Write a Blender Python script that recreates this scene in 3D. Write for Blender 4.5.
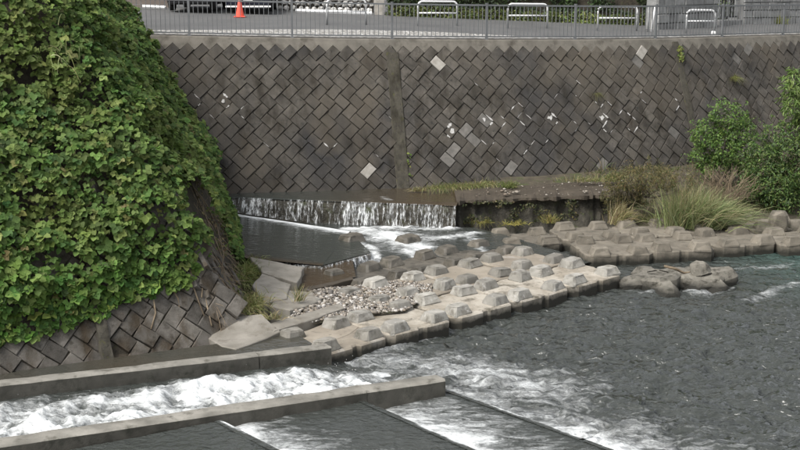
import bpy, bmesh, math, random
import numpy as np
from mathutils import Matrix, Vector
random.seed(7); rng = np.random.default_rng(7)
for o in list(bpy.data.objects): bpy.data.objects.remove(o)
SC = bpy.context.scene; COL = SC.collection
R = math.radians
# ------------------------------------------------------------------ camera, sky, sun, exposure
F, CZ, YH = 1200.0, 7.2, -30.0                 # focal length in photo pixels, camera height, horizon row
TH = math.atan((225 - YH) / F)
cam = bpy.data.cameras.new('camera'); camo = bpy.data.objects.new('camera', cam); COL.objects.link(camo)
cam.lens = 36 * F / 800; cam.sensor_width = 36; cam.clip_end = 2000
camo.location = (0, 0, CZ); camo.rotation_euler = (math.pi / 2 - TH, 0, 0); SC.camera = camo
SUN_EL, SUN_AZ = R(52), math.atan2(-.64, -.50)
w = bpy.data.worlds.new('World'); SC.world = w; w.use_nodes = True
nt = w.node_tree; nt.nodes.clear()
sky = nt.nodes.new('ShaderNodeTexSky'); sky.sky_type = 'NISHITA'; sky.sun_disc = False
sky.sun_elevation = SUN_EL; sky.sun_rotation = SUN_AZ; sky.dust_density = 4; sky.air_density = 1.0
hs = nt.nodes.new('ShaderNodeHueSaturation'); hs.inputs['Saturation'].default_value = .22
bg = nt.nodes.new('ShaderNodeBackground'); bg.inputs[1].default_value = .15
out = nt.nodes.new('ShaderNodeOutputWorld')
nt.links.new(sky.outputs[0], hs.inputs['Color']); nt.links.new(hs.outputs[0], bg.inputs[0]); nt.links.new(bg.outputs[0], out.inputs[0])
sl = bpy.data.lights.new('sun', 'SUN'); sl.energy = 1.5; sl.angle = R(20); sl.color = (1, .965, .91)
so = bpy.data.objects.new('sun', sl); COL.objects.link(so)
sd = Vector((math.sin(SUN_AZ) * math.cos(SUN_EL), math.cos(SUN_AZ) * math.cos(SUN_EL), math.sin(SUN_EL)))
so.rotation_euler = sd.to_track_quat('Z', 'Y').to_euler()
vs = SC.view_settings; vs.view_transform = 'Standard'; vs.look = 'None'; vs.exposure = 0.85; vs.gamma = 1; vs.use_curve_mapping = False
# ------------------------------------------------------------------ pixel helpers
cT, sT = math.cos(TH), math.sin(TH)
def ray(px, py):
    x = (px - 400) / F; y = -(py - 225) / F
    return Vector((x, cT + y * sT, -sT + y * cT))
def P(px, py, z):
    d = ray(px, py); t = (z - CZ) / d.z
    return Vector((0, 0, CZ)) + d * t
def proj(p):
    x, y, z = p[0], p[1], p[2] - CZ
    dz = y * cT - z * sT; up = y * sT + z * cT
    return 400 + F * x / dz, 225 - F * up / dz
def road_z(x, y): return 5.17 + .03 * (y - 36.2) - .028 * x
def PR(px, py):                                 # pixel -> point on the sloping road plane
    d = ray(px, py)
    t = (5.17 - .03 * 36.2 - CZ) / (d.z - .03 * d.y + .028 * d.x)
    return Vector((0, 0, CZ)) + d * t
# ------------------------------------------------------------------ noise
def _hash(ix, iy, iz, seed):
    h = (ix * 374761393 + iy * 668265263 + iz * 1440662683 + seed * 974711) & 0xffffffff
    h = ((h ^ (h >> 13)) * 1274126177) & 0xffffffff
    return ((h ^ (h >> 16)) & 0xffff) / 65535.0
def vnoise(x, y, z=0., seed=0):
    x, y, z = np.broadcast_arrays(np.asarray(x, float), np.asarray(y, float), np.asarray(z, float))
    ix, iy, iz = np.floor(x).astype(np.int64), np.floor(y).astype(np.int64), np.floor(z).astype(np.int64)
    fx, fy, fz = x - ix, y - iy, z - iz
    fx, fy, fz = [f * f * (3 - 2 * f) for f in (fx, fy, fz)]
    r = 0
    for dx in (0, 1):
        for dy in (0, 1):
            for dz in (0, 1):
                wgt = (fx if dx else 1 - fx) * (fy if dy else 1 - fy) * (fz if dz else 1 - fz)
                r = r + wgt * _hash(ix + dx, iy + dy, iz + dz, seed)
    return r
def fbm(x, y, z=0., o=4, seed=0):
    a, s, n = 0, 0, .5
    for k in range(o):
        a = a + n * vnoise(np.asarray(x) * 2 ** k, np.asarray(y) * 2 ** k, np.asarray(z) * 2 ** k, seed + k * 17); s += n; n *= .5
    return a / s
def sstep(a, b, x):
    t = np.clip((x - a) / (b - a), 0, 1); return t * t * (3 - 2 * t)
# ------------------------------------------------------------------ materials
def ramp(nt, fac, stops):
    r = nt.nodes.new('ShaderNodeValToRGB'); nt.links.new(fac, r.inputs[0])
    el = r.color_ramp.elements
    while len(el) < len(stops): el.new(.5)
    for e, (p, c) in zip(el, stops):
        e.position = p; e.color = (*c, 1) if len(c) == 3 else c
    return r.outputs[0]
def noise(nt, scale, detail=5, rough=.6, stretch=None, dist=0., rotz=0.):
    g = nt.nodes.new('ShaderNodeNewGeometry'); n = nt.nodes.new('ShaderNodeTexNoise')
    n.inputs['Scale'].default_value = scale; n.inputs['Detail'].default_value = detail; n.inputs['Roughness'].default_value = rough; n.inputs['Distortion'].default_value = dist
    src = g.outputs['Position']
    if stretch:
        m = nt.nodes.new('ShaderNodeMapping'); m.inputs['Scale'].default_value = stretch; m.inputs['Rotation'].default_value[2] = rotz
        nt.links.new(src, m.inputs['Vector']); src = m.outputs[0]
    nt.links.new(src, n.inputs['Vector']); return n.outputs['Fac']
def mix(nt, fac, a, b, mode='MIX'):
    m = nt.nodes.new('ShaderNodeMix'); m.data_type = 'RGBA'; m.blend_type = mode
    for s, v in ((0, fac), (6, a), (7, b)):
        if hasattr(v, 'is_output'): nt.links.new(v, m.inputs[s])
        elif s == 0: m.inputs[0].default_value = v
        else: m.inputs[s].default_value = (*v, 1)
    return m.outputs[2]
def math_(nt, op, a, b=None):
    m = nt.nodes.new('ShaderNodeMath'); m.operation = op
    for i, v in enumerate((a, b)):
        if v is None: continue
        if hasattr(v, 'is_output'): nt.links.new(v, m.inputs[i])
        else: m.inputs[i].default_value = v
    return m.outputs[0]
def base(name):
    m = bpy.data.materials.new(name); m.use_nodes = True; nt = m.node_tree
    return m, nt, nt.nodes['Principled BSDF']
def mat(name, stops, scale=2., detail=6, rough=.85, bump=(20, .4), rnd=.12, big=None, spots=None, fine=None, spec=.3, metal=0, wet=None, streak=None, warm=None):
    """stops: colour ramp over a world-space noise; big: (colour, scale, lo, hi) large patches; spots: the same, small; wet: colour of the tide line below z"""
    m, nt, b = base(name)
    c = ramp(nt, noise(nt, scale, detail), stops)
    for s in (big, spots, fine):
        if s:
            c = mix(nt, ramp(nt, noise(nt, s[1], 6), [(s[2], (0, 0, 0)), (s[3], (1, 1, 1))]), c, s[0])
    for s in (streak, warm):
        if s: c = mix(nt, ramp(nt, noise(nt, 1., 7, .62, s[1]), [(s[2], (0, 0, 0)), (s[3], (1, 1, 1))]), c, s[0], s[4])
    if rnd:
        oi = nt.nodes.new('ShaderNodeObjectInfo')
        v = math_(nt, 'MULTIPLY_ADD', oi.outputs['Random'], rnd * 2); v.node.inputs[2].default_value = 1 - rnd
        hv = nt.nodes.new('ShaderNodeHueSaturation'); nt.links.new(v, hv.inputs['Value']); nt.links.new(c, hv.inputs['Color']); c = hv.outputs[0]
    if wet:
        g = nt.nodes.new('ShaderNodeNewGeometry'); sp = nt.nodes.new('ShaderNodeSeparateXYZ'); nt.links.new(g.outputs['Position'], sp.inputs[0])
        q = math_(nt, 'MULTIPLY_ADD', noise(nt, 5, 4), .22); nt.links.new(sp.outputs['Z'], q.node.inputs[2])
        f = ramp(nt, q, [(wet[1], (1, 1, 1)), (wet[2], (0, 0, 0))])
        c = mix(nt, f, c, wet[0])
    nt.links.new(c, b.inputs['Base Color'])
    b.inputs['Roughness'].default_value = rough; b.inputs['Specular IOR Level'].default_value = spec; b.inputs['Metallic'].default_value = metal
    if bump:
        bp = nt.nodes.new('ShaderNodeBump'); bp.inputs['Strength'].default_value = bump[1]; bp.inputs['Distance'].default_value = bump[2] if len(bump) > 2 else .02
        nt.links.new(noise(nt, bump[0], 8, .65), bp.inputs['Height']); nt.links.new(bp.outputs[0], b.inputs['Normal'])
    return m
def leafmat(name, trans=.3, rough=.5, spec=.35):
    m, nt, b = base(name)
    at = nt.nodes.new('ShaderNodeAttribute'); at.attribute_name = 'Col'
    c = mix(nt, .25, at.outputs['Color'], ramp(nt, noise(nt, 30, 3), [(.3, (.5, .5, .5)), (.7, (1, 1, 1))]), 'MULTIPLY')
    nt.links.new(c, b.inputs['Base Color']); b.inputs['Roughness'].default_value = rough; b.inputs['Specular IOR Level'].default_value = spec
    t = nt.nodes.new('ShaderNodeBsdfTranslucent'); nt.links.new(c, t.inputs[0])
    ms = nt.nodes.new('ShaderNodeMixShader'); ms.inputs[0].default_value = trans
    nt.links.new(b.outputs[0], ms.inputs[1]); nt.links.new(t.outputs[0], ms.inputs[2])
    nt.links.new(ms.outputs[0], nt.nodes['Material Output'].inputs[0])
    return m
def watermat(name, deep, alt, foamcol=(.70, .72, .72), rip=9., rstr=.35, rough=.07, foamscale=3.2, bdist=.05):
    """dark water; attribute foam = how much white water, attribute tint = towards the second water colour"""
    m, nt, b = base(name)
    a = nt.nodes.new('ShaderNodeAttribute'); a.attribute_name = 'foam'
    t = nt.nodes.new('ShaderNodeAttribute'); t.attribute_name = 'tint'
    wc = mix(nt, t.outputs['Fac'], deep, alt)
    n1 = noise(nt, foamscale, 12, .62, (.62, 1.7, 1), 1.1, -R(30)); n2 = noise(nt, foamscale * 4.5, 6, .65, dist=.6)
    nn = math_(nt, 'ADD', math_(nt, 'MULTIPLY', math_(nt, 'SUBTRACT', n1, .5), 1.5), math_(nt, 'MULTIPLY', math_(nt, 'SUBTRACT', n2, .5), .55))
    ff = math_(nt, 'ADD', a.outputs['Fac'], nn)
    fac = ramp(nt, ff, [(.25, (0, 0, 0)), (.50, (.22, .22, .22)), (.74, (.62, .62, .62)), (1., (1, 1, 1))])
    fac2 = mix(nt, 1., fac, ramp(nt, a.outputs['Fac'], [(.02, (0, 0, 0)), (.2, (1, 1, 1))]), 'MULTIPLY')
    c = mix(nt, fac2, wc, foamcol); nt.links.new(c, b.inputs['Base Color'])
    rr = math_(nt, 'MULTIPLY_ADD', fac2, .6); rr.node.inputs[2].default_value = rough; nt.links.new(rr, b.inputs['Roughness'])
    b.inputs['IOR'].default_value = 1.33; b.inputs['Specular IOR Level'].default_value = .5
    bp = nt.nodes.new('ShaderNodeBump'); bp.inputs['Strength'].default_value = rstr; bp.inputs['Distance'].default_value = bdist
    h = math_(nt, 'ADD', math_(nt, 'ADD', noise(nt, rip, 3, .5, (1, 1.5, 1), .4), math_(nt, 'MULTIPLY', noise(nt, rip * 4.5, 3, .5, (1, 1.4, 1)), .09)), math_(nt, 'MULTIPLY', fac, .12))
    nt.links.new(h, bp.inputs['Height']); nt.links.new(bp.outputs[0], b.inputs['Normal'])
    return m
MT = {}
MT['block'] = mat('revetment_concrete', [(.25, (.048, .043, .036)), (.5, (.080, .072, .061)), (.75, (.122, .110, .094))], 3.5, 8, .9, (45, .9, .02), .17,
                  big=((.036, .035, .035), .30, .44, .66), spots=((.035, .034, .03), 9, .56, .70), fine=((.22, .205, .18), 26, .62, .78),
                  streak=((.45, .42, .36), (2.6, 2.6, .28), .48, .68, 'MULTIPLY'), warm=((.105, .090, .070), (.5, .5, .35), .48, .74, 'MIX'))
MT['blocklight'] = mat('pale_concrete', [(.3, (.22, .205, .18)), (.7, (.36, .34, .305))], 6, 6, .9, (40, .4, .01), .2)
MT['blockmid'] = mat('grey_concrete', [(.3, (.09, .085, .077)), (.7, (.165, .155, .14))], 6, 6, .9, (40, .4, .01), .2)
MT['mortar'] = mat('joint_mortar', [(.3, (.030, .027, .023)), (.7, (.08, .072, .06))], 6, 6, .95, (30, .5), 0, big=((.10, .09, .075), .5, .45, .62))
MT['coping'] = mat('coping_concrete', [(.3, (.10, .092, .078)), (.7, (.175, .16, .135))], 2.5, 8, .9, (30, .4), 0, spots=((.07, .062, .05), 3, .5, .7), fine=((.24, .225, .2), 18, .62, .8))
MT['pilaster'] = mat('mossy_joint', [(.3, (.045, .041, .033)), (.7, (.088, .080, .062))], 5, 8, .92, (30, .8), 0, spots=((.085, .085, .03), 9, .6, .72), fine=((.03, .028, .022), 14, .56, .7), streak=((.5, .48, .42), (4, 4, .4), .48, .66, 'MULTIPLY'))
MT['lime'] = mat('lime_deposit', [(.3, (.34, .33, .31)), (.7, (.60, .59, .57))], 20, 4, .9, (60, .4), 0)
MT['spur'] = mat('bank_block_concrete', [(.25, (.06, .055, .047)), (.5, (.105, .096, .083)), (.75, (.165, .152, .135))], 4, 8, .88, (40, .9, .02), .3, streak=((.5, .42, .32), (2.5, 2.5, .6), .46, .64, 'MULTIPLY'), spots=((.05, .045, .036), 6, .55, .7), fine=((.2, .19, .18), 25, .64, .8))
MT['dirt'] = mat('root_soil', [(.3, (.028, .024, .018)), (.7, (.07, .06, .045))], 6, 8, .95, (18, .9, .05), 0, spots=((.05, .055, .02), 3, .55, .7))
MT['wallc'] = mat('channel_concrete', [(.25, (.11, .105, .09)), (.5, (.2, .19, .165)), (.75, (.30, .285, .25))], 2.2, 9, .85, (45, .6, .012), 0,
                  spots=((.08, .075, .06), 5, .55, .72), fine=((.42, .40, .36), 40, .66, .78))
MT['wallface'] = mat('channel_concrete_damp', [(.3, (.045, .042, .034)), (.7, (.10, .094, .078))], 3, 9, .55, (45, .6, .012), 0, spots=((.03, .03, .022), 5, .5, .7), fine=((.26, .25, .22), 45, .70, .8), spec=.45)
MT['slab'] = mat('apron_concrete', [(.25, (.165, .142, .112)), (.5, (.245, .215, .172)), (.75, (.33, .295, .24))], 1.6, 9, .85, (40, .5, .012), .06,
                 big=((.13, .108, .08), .8, .52, .72), spots=((.38, .36, .325), 1.3, .58, .72), fine=((.10, .09, .07), 9, .6, .75), wet=((.032, .030, .024), .25, .38))
MT['knob'] = mat('knob_concrete', [(.25, (.12, .112, .095)), (.5, (.19, .18, .157)), (.75, (.27, .258, .232))], 3, 9, .88, (40, .6, .012), .18,
                 spots=((.085, .08, .064), 5, .5, .7), fine=((.42, .41, .39), 9, .62, .8), wet=((.032, .030, .024), .25, .38))
MT['slabpale'] = mat('dry_apron_concrete', [(.25, (.25, .225, .185)), (.5, (.345, .315, .265)), (.75, (.45, .42, .365))], 1.6, 9, .85, (40, .5, .012), .06,
                 big=((.165, .138, .10), .9, .47, .66), spots=((.11, .098, .074), 2.6, .55, .68), fine=((.10, .09, .07), 10, .57, .72), wet=((.032, .030, .024), .25, .38))
MT['knobpale'] = mat('dry_knob_concrete', [(.25, (.17, .162, .142)), (.5, (.26, .25, .222)), (.75, (.37, .355, .325))], 3, 9, .88, (40, .6, .012), .25,
                 spots=((.11, .10, .082), 5, .5, .7), fine=((.5, .49, .47), 9, .6, .8), wet=((.032, .030, .024), .25, .38))
MT['wetc'] = mat('wet_concrete', [(.3, (.06, .054, .043)), (.7, (.145, .13, .105))], 3, 8, .5, (35, .6, .012), .2, spots=((.03, .029, .022), 5, .5, .7), spec=.5)
MT['oldc'] = mat('old_block_concrete', [(.25, (.10, .088, .07)), (.5, (.155, .138, .11)), (.75, (.215, .192, .155))], 2.6, 9, .88, (40, .6, .012), .14,
                 spots=((.09, .082, .066), 4, .5, .7), fine=((.34, .32, .28), 14, .64, .78), wet=((.028, .027, .021), .20, .34))
MT['starc'] = mat('star_block_concrete', [(.25, (.10, .093, .077)), (.5, (.15, .14, .117)), (.75, (.215, .20, .17))], 4, 9, .85, (30, 1., .02), .12, spots=((.04, .037, .028), 5, .5, .66), fine=((.28, .262, .225), 16, .62, .76), wet=((.022, .021, .017), .18, .32))
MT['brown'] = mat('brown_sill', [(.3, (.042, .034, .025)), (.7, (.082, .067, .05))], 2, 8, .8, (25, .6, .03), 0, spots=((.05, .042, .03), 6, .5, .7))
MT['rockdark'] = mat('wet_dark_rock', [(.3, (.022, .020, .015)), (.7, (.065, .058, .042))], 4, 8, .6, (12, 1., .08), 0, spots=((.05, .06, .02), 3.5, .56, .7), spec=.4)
MT['bed'] = mat('riverbed', [(.3, (.05, .042, .03)), (.7, (.11, .095, .07))], 2, 8, .9, (15, .8, .05), 0)
MT['bank'] = mat('bank_soil', [(.3, (.045, .038, .027)), (.7, (.10, .085, .06))], 3, 8, .95, (20, .9, .05), 0, spots=((.06, .075, .025), 2.5, .52, .66), fine=((.2, .18, .14), 25, .62, .75))
MT['asphalt'] = mat('asphalt', [(.3, (.075, .075, .074)), (.7, (.105, .104, .101))], .8, 8, .9, (60, .3, .005), 0)
MT['gravel'] = mat('verge_gravel', [(.36, (.10, .095, .085)), (.5, (.24, .23, .21)), (.62, (.5, .49, .47))], 9, 3, .95, (22, 1., .03), 0)
MT['pebble'] = mat('pebble', [(.3, (.14, .125, .105)), (.7, (.30, .275, .24))], 7, 3, .85, None, .5)
MT['steel'] = mat('galvanised_steel', [(.3, (.145, .15, .152)), (.7, (.20, .205, .208))], 3, 4, .5, None, .05, metal=.25, spec=.5)
MT['white'] = mat('white_paint', [(.3, (.66, .66, .65)), (.7, (.78, .78, .77))], 5, 4, .4, None, .03)
MT['greypipe'] = mat('grey_pipe', [(.3, (.17, .175, .175)), (.7, (.23, .235, .235))], 5, 4, .5, None, .03)
MT['cone'] = mat('cone_plastic', [(.3, (.72, .085, .05)), (.7, (.80, .11, .07))], 3, 3, .5, None, 0)
MT['carpaint'] = mat('dark_car_paint', [(.3, (.010, .012, .022)), (.7, (.012, .014, .026))], 3, 3, .2, None, 0, spec=.6)
MT['carblack'] = mat('black_car_paint', [(.3, (.012, .012, .013)), (.7, (.014, .014, .015))], 3, 3, .25, None, 0, spec=.6)
MT['rubber'] = mat('rubber', [(.3, (.015, .015, .015)), (.7, (.025, .025, .025))], 9, 3, .8, None, 0)
MT['glass'] = mat('car_glass', [(.3, (.015, .018, .02)), (.7, (.02, .022, .025))], 1, 1, .08, None, 0, spec=.7)
MT['stone'] = mat('wall_stone', [(.3, (.15, .15, .145)), (.7, (.28, .28, .27))], 4, 7, .9, (25, .6, .02), .2)
MT['rubble'] = mat('pale_rubble', [(.3, (.30, .29, .27)), (.7, (.62, .61, .58))], 5, 5, .9, None, .35)
MT['plaster'] = mat('brown_board', [(.3, (.20, .165, .14)), (.7, (.28, .235, .2))], 2, 5, .8, (20, .3), 0)
MT['bark'] = mat('bark', [(.3, (.06, .05, .04)), (.7, (.13, .11, .09))], 8, 6, .9, (40, .8), 0)
MT['vine'] = mat('dry_vine', [(.3, (.12, .09, .06)), (.7, (.24, .19, .13))], 8, 6, .9, (40, .6), .2)
MT['leaf'] = leafmat('kudzu_leaf', .38, .62, .18); MT['bushleaf'] = leafmat('bush_leaf', .3); MT['grass'] = leafmat('grass_blade', .25, .6)
MT['river'] = watermat('river_water', (.042, .046, .042), (.034, .068, .058), rip=1.7, rstr=1., bdist=.36)
MT['rapid'] = watermat('rapid_water', (.042, .046, .042), (.045, .036, .024), rip=6., rstr=1., bdist=.06)
MT['pool'] = watermat('pool_water', (.042, .047, .042), (.06, .042, .025), rip=5., rstr=.35)
# ------------------------------------------------------------------ object helpers
def setp(o, label=None, cat=None, group=None, kind=None):
    for k, v in (('label', label), ('category', cat), ('group', group), ('kind', kind)):
        if v: o[k] = v
    return o
def place(o, parent):
    COL.objects.link(o)
    if parent is not None:
        o.parent = parent
        top = Vector(parent.get('_org', (0, 0, 0)))
        o.matrix_parent_inverse = Matrix.Translation(-top)
        o['_org'] = (0., 0., 0.)
    return o
def root(name, loc, label, cat, group=None):
    o = bpy.data.objects.new(name, None); o.location = loc; o.empty_display_size = .2
    COL.objects.link(o); o['_org'] = tuple(loc); return setp(o, label, cat, group)
def meshdata(name, v, f, m=None, smooth=False):
    used = sorted({i for q in f for i in q}); ix = {o: n for n, o in enumerate(used)}
    me = bpy.data.meshes.new(name); me.from_pydata([tuple(v[i]) for i in used], [], [tuple(ix[i] for i in q) for q in f]); me.update()
    if m: me.materials.append(MT[m] if isinstance(m, str) else m)
    if smooth: me.polygons.foreach_set('use_smooth', [True] * len(me.polygons))
    return me
def obj(name, v, f, m, parent=None, smooth=False):
    return place(bpy.data.objects.new(name, meshdata(name, v, f, m, smooth)), parent)
def inst(name, me, mtx, parent=None):
    o = bpy.data.objects.new(name, me); place(o, parent); o.matrix_basis = mtx; return o
def npmesh(name, v, f, m, parent=None, attrs=None, col=None, smooth=True):
    """v (n,3) array, f (k,3|4) array, attrs: {name: float per vertex}, col: (n,3)"""
    me = bpy.data.meshes.new(name); v = np.asarray(v, np.float32); f = np.asarray(f, np.int32); k = f.shape[1]
    me.vertices.add(len(v)); me.vertices.foreach_set('co', v.ravel())
    me.loops.add(f.size); me.loops.foreach_set('vertex_index', f.ravel())
    me.polygons.add(len(f)); me.polygons.foreach_set('loop_start', np.arange(0, f.size, k, dtype=np.int32))
    if smooth: me.polygons.foreach_set('use_smooth', np.ones(len(f), bool))
    me.update(calc_edges=True); me.validate()
    for n, a in (attrs or {}).items():
        at = me.attributes.new(n, 'FLOAT', 'POINT'); at.data.foreach_set('value', np.asarray(a, np.float32))
    if col is not None:
        at = me.attributes.new('Col', 'FLOAT_COLOR', 'POINT')
        at.data.foreach_set('color', np.concatenate([col, np.ones((len(col), 1))], 1).astype(np.float32).ravel())
    me.materials.append(MT[m]); o = bpy.data.objects.new(name, me); return place(o, parent)
class MB:
    def __init__(s): s.v = []; s.f = []
    def add(s, v, f):
        n = len(s.v); s.v += [tuple(p) for p in v]; s.f += [tuple(i + n for i in q) for q in f]; return s
    def prism(s, poly, z0, z1, cham=0.):
        """poly: list of (x, y) counter-clockwise; z0/z1 numbers or per-vertex lists"""
        n = len(poly); g = lambda z, i: z[i] if isinstance(z, (list, tuple)) else z
        c = Vector((sum(p[0] for p in poly) / n, sum(p[1] for p in poly) / n))
        lv = [[(p[0], p[1], g(z0, i)) for i, p in enumerate(poly)]]
        if cham:
            lv.append([(p[0], p[1], g(z1, i) - cham) for i, p in enumerate(poly)])
            t = []
            for i, p in enumerate(poly):
                d = Vector(p[:2]) - c; L = d.length; q = c + d * max(0, (L - cham * 1.3)) / L; t.append((q.x, q.y, g(z1, i)))
            lv.append(t)
        else: lv.append([(p[0], p[1], g(z1, i)) for i, p in enumerate(poly)])
        V = [p for l in lv for p in l]; fs = [tuple(range(n))[::-1], tuple(range((len(lv) - 1) * n, len(lv) * n))]
        for l in range(len(lv) - 1):
            for i in range(n):
                j = (i + 1) % n; fs.append((l * n + i, l * n + j, (l + 1) * n + j, (l + 1) * n + i))
        return s.add(V, fs)
    def box(s, x0, x1, y0, y1, z0, z1, cham=0.): return s.prism([(x0, y0), (x1, y0), (x1, y1), (x0, y1)], z0, z1, cham)
    def tube(s, pts, r, n=6):
        pts = [Vector(p) for p in pts]; rs = r if isinstance(r, (list, tuple)) else [r] * len(pts); V = []; fs = []
        for i, p in enumerate(pts):
            d = (pts[min(i + 1, len(pts) - 1)] - pts[max(i - 1, 0)]).normalized()
            a = d.cross(Vector((0, 0, 1)) if abs(d.z) < .95 else Vector((1, 0, 0))).normalized(); b = d.cross(a)
            V += [p + (a * math.cos(6.28318 * k / n) + b * math.sin(6.28318 * k / n)) * rs[i] for k in range(n)]
        for i in range(len(pts) - 1):
            for k in range(n):
                l = (k + 1) % n; fs.append((i * n + k, i * n + l, (i + 1) * n + l, (i + 1) * n + k))
        fs += [tuple(range(n))[::-1], tuple(range((len(pts) - 1) * n, len(pts) * n))]
        return s.add(V, fs)
    def obj(s, name, m, parent=None, smooth=False): return obj(name, s.v, s.f, m, parent, smooth)
    def mesh(s, name, m, smooth=False): return meshdata(name, s.v, s.f, m, smooth)
# ---- foliage
def leaf_array(p, nrm, size, col, aspect=.8, fold=.25, updir=None, roll=None):
    """folded leaves: p base points (n,3), nrm leaf normals, size (n,), col (n,3)"""
    n = len(p); nrm = nrm / np.linalg.norm(nrm, axis=1, keepdims=True)
    up = np.tile([0, 0, 1.], (n, 1)) if updir is None else updir
    a = np.cross(nrm, up); L = np.linalg.norm(a, axis=1, keepdims=True); a = np.where(L < .05, np.array([1., 0, 0]), a / np.maximum(L, 1e-6))
    d = np.cross(a, nrm)                        # d points up along the leaf plane; leaves hang down: roll about normal
    ro = rng.normal(math.pi, .9, n) if roll is None else roll
    ax = d * np.cos(ro)[:, None] + a * np.sin(ro)[:, None]; sd_ = np.cross(nrm, ax)
    tm = np.array([(0, 0, 0), (-.5, .30, 1), (-.34, .72, .8), (0, 1, -.5), (.34, .72, .8), (.5, .30, 1)], float)
    fc = np.array([(0, 3, 2, 1), (0, 5, 4, 3)])
    s = size[:, None]
    V = np.stack([p + sd_ * (t[0] * aspect * s) + ax * (t[1] * s) + nrm * (t[2] * fold * abs(t[0]) * s if t[0] else t[2] * fold * .3 * s) for t in tm], 1)
    Fa = (np.arange(n)[:, None, None] * 6 + fc[None]).reshape(-1, 4)
    return V.reshape(-1, 3), Fa, np.repeat(col, 6, 0)
def trifoliate(p, nrm, size, col):
    n = len(p); ro = rng.normal(math.pi, .8, n); parts = []
    for k, (dr, s) in enumerate(((-1.25, .86), (0, 1.), (1.25, .86))):
        parts.append(leaf_array(p, nrm + rng.normal(0, .16, (n, 3)), size * s, col * rng.uniform(.9, 1.1, (n, 1)), aspect=.95, fold=.35, roll=ro + dr))
    V = np.concatenate([q[0] for q in parts]); o = 0; Fs = []
    for q in parts: Fs.append(q[1] + o); o += len(q[0])
    return V, np.concatenate(Fs), np.concatenate([q[2] for q in parts])
def blades(base_pts, tips_dir, length, width, col, droop=.4, seg=4):
    """grass blades: bend from tips_dir towards the ground"""
    n = len(base_pts); d = tips_dir / np.linalg.norm(tips_dir, axis=1, keepdims=True)
    side = np.cross(d, rng.normal(size=(n, 3))); side /= np.linalg.norm(side, axis=1, keepdims=True)
    V = []; h = d.copy(); h[:, 2] = 0
    for k in range(seg + 1):
        t = k / seg; c = base_pts + d * (length * t)[:, None] + (h * .5 + np.array([0, 0, -1.])) * (length * droop * t ** 2.4)[:, None] * (.3 + np.linalg.norm(h, axis=1))[:, None]
        wd = (width * (1 - t ** 1.5) * .5 + .0008)[:, None]
        V += [c - side * wd, c + side * wd]
    V = np.stack(V, 1); m = 2 * (seg + 1)
    fc = np.array([(2 * k, 2 * k + 1, 2 * k + 3, 2 * k + 2) for k in range(seg)])
    return V.reshape(-1, 3), (np.arange(n)[:, None, None] * m + fc[None]).reshape(-1, 4), np.repeat(col, m, 0)
def cols(n, palette, weights=None, jit=.18):
    pal = np.array(palette); c = pal[rng.choice(len(pal), n, p=weights)]
    return np.clip(c * (1 + rng.normal(0, jit, (n, 1))) * (1 + rng.normal(0, .06, (n, 3))), .004, .9)
# ================================================================== SETTING
# riverbed and distant ground
obj('riverbed', [(-150, -60, -.9), (200, -60, -.9), (200, 120, -.9), (-150, 120, -.9)], [(0, 1, 2, 3)], 'bed')['kind'] = 'structure'
# ---- the curved riverside wall: plan curve of its top edge through the fence posts
POSTX = [189, 292.5, 393, 488, 577, 658, 725, 786]; POSTZ = [35, 35.35, 35.85, 36.6, 37.5, 38.7, 40.2, 41.7]
pts = []
for x, dz in zip(POSTX, POSTZ):
    X = (x - 400) / F * dz; z = 5.17; Y = (dz + (z - CZ) * sT) / cT; pts.append((X, Y))
pts = [(pts[0][0] - k * 3, pts[0][1] - k * .16) for k in (5, 4, 3, 2, 1)] + pts + [(pts[-1][0] + k * 2.52, pts[-1][1] + k * 1.63) for k in range(1, 8)]
A = np.array(pts); cu = np.concatenate([[0], np.cumsum(np.hypot(*np.diff(A, axis=0).T))])
uu = np.linspace(0, cu[-1], 600)
def sm(a):
    y = np.interp(uu, cu, a); k = np.ones(41) / 41; yp = np.pad(y, 20, mode='reflect', reflect_type='odd'); return np.convolve(yp, k, 'valid')
CX, CY = sm(A[:, 0]), sm(A[:, 1])
U0 = float(np.interp(0, CX, uu))                # u measured from X = 0
UU = uu - U0
BAT = .40; LEN_B = math.hypot(1, BAT)
def wframe(u):
    x, y = float(np.interp(u, UU, CX)), float(np.interp(u, UU, CY))
    e = .25; dx = np.interp(u + e, UU, CX) - np.interp(u - e, UU, CX); dy = np.interp(u + e, UU, CY) - np.interp(u - e, UU, CY)
    L = math.hypot(dx, dy); T = Vector((dx / L, dy / L, 0)); N = Vector((T.y, -T.x, 0))
    return Vector((x, y, road_z(x, y))), T, N
def wpos(u, v, off=0.):                          # v: metres down the slope, off: outwards from the face
    t, T, N = wframe(u)
    return t + (N * BAT + Vector((0, 0, -1))) * (v / LEN_B) + (N + Vector((0, 0, BAT))) * (off / LEN_B)
def upx(px, v=.0):                               # u whose face point at v shows at photo column px
    g = np.linspace(-9, 17, 800); xs = [proj(wpos(t, v))[0] for t in g]; return float(np.interp(px, xs, g))
VL = 5.0                                         # slope length built
J1, J2 = upx(392, .3), upx(676, .3)
a_, b_ = .30, .42; s2 = math.sqrt(2); per = a_ * s2; pitch = b_ / s2; dlt = b_ / s2 - a_ * s2
Y0 = -.20 - (a_ + b_) / s2
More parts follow.
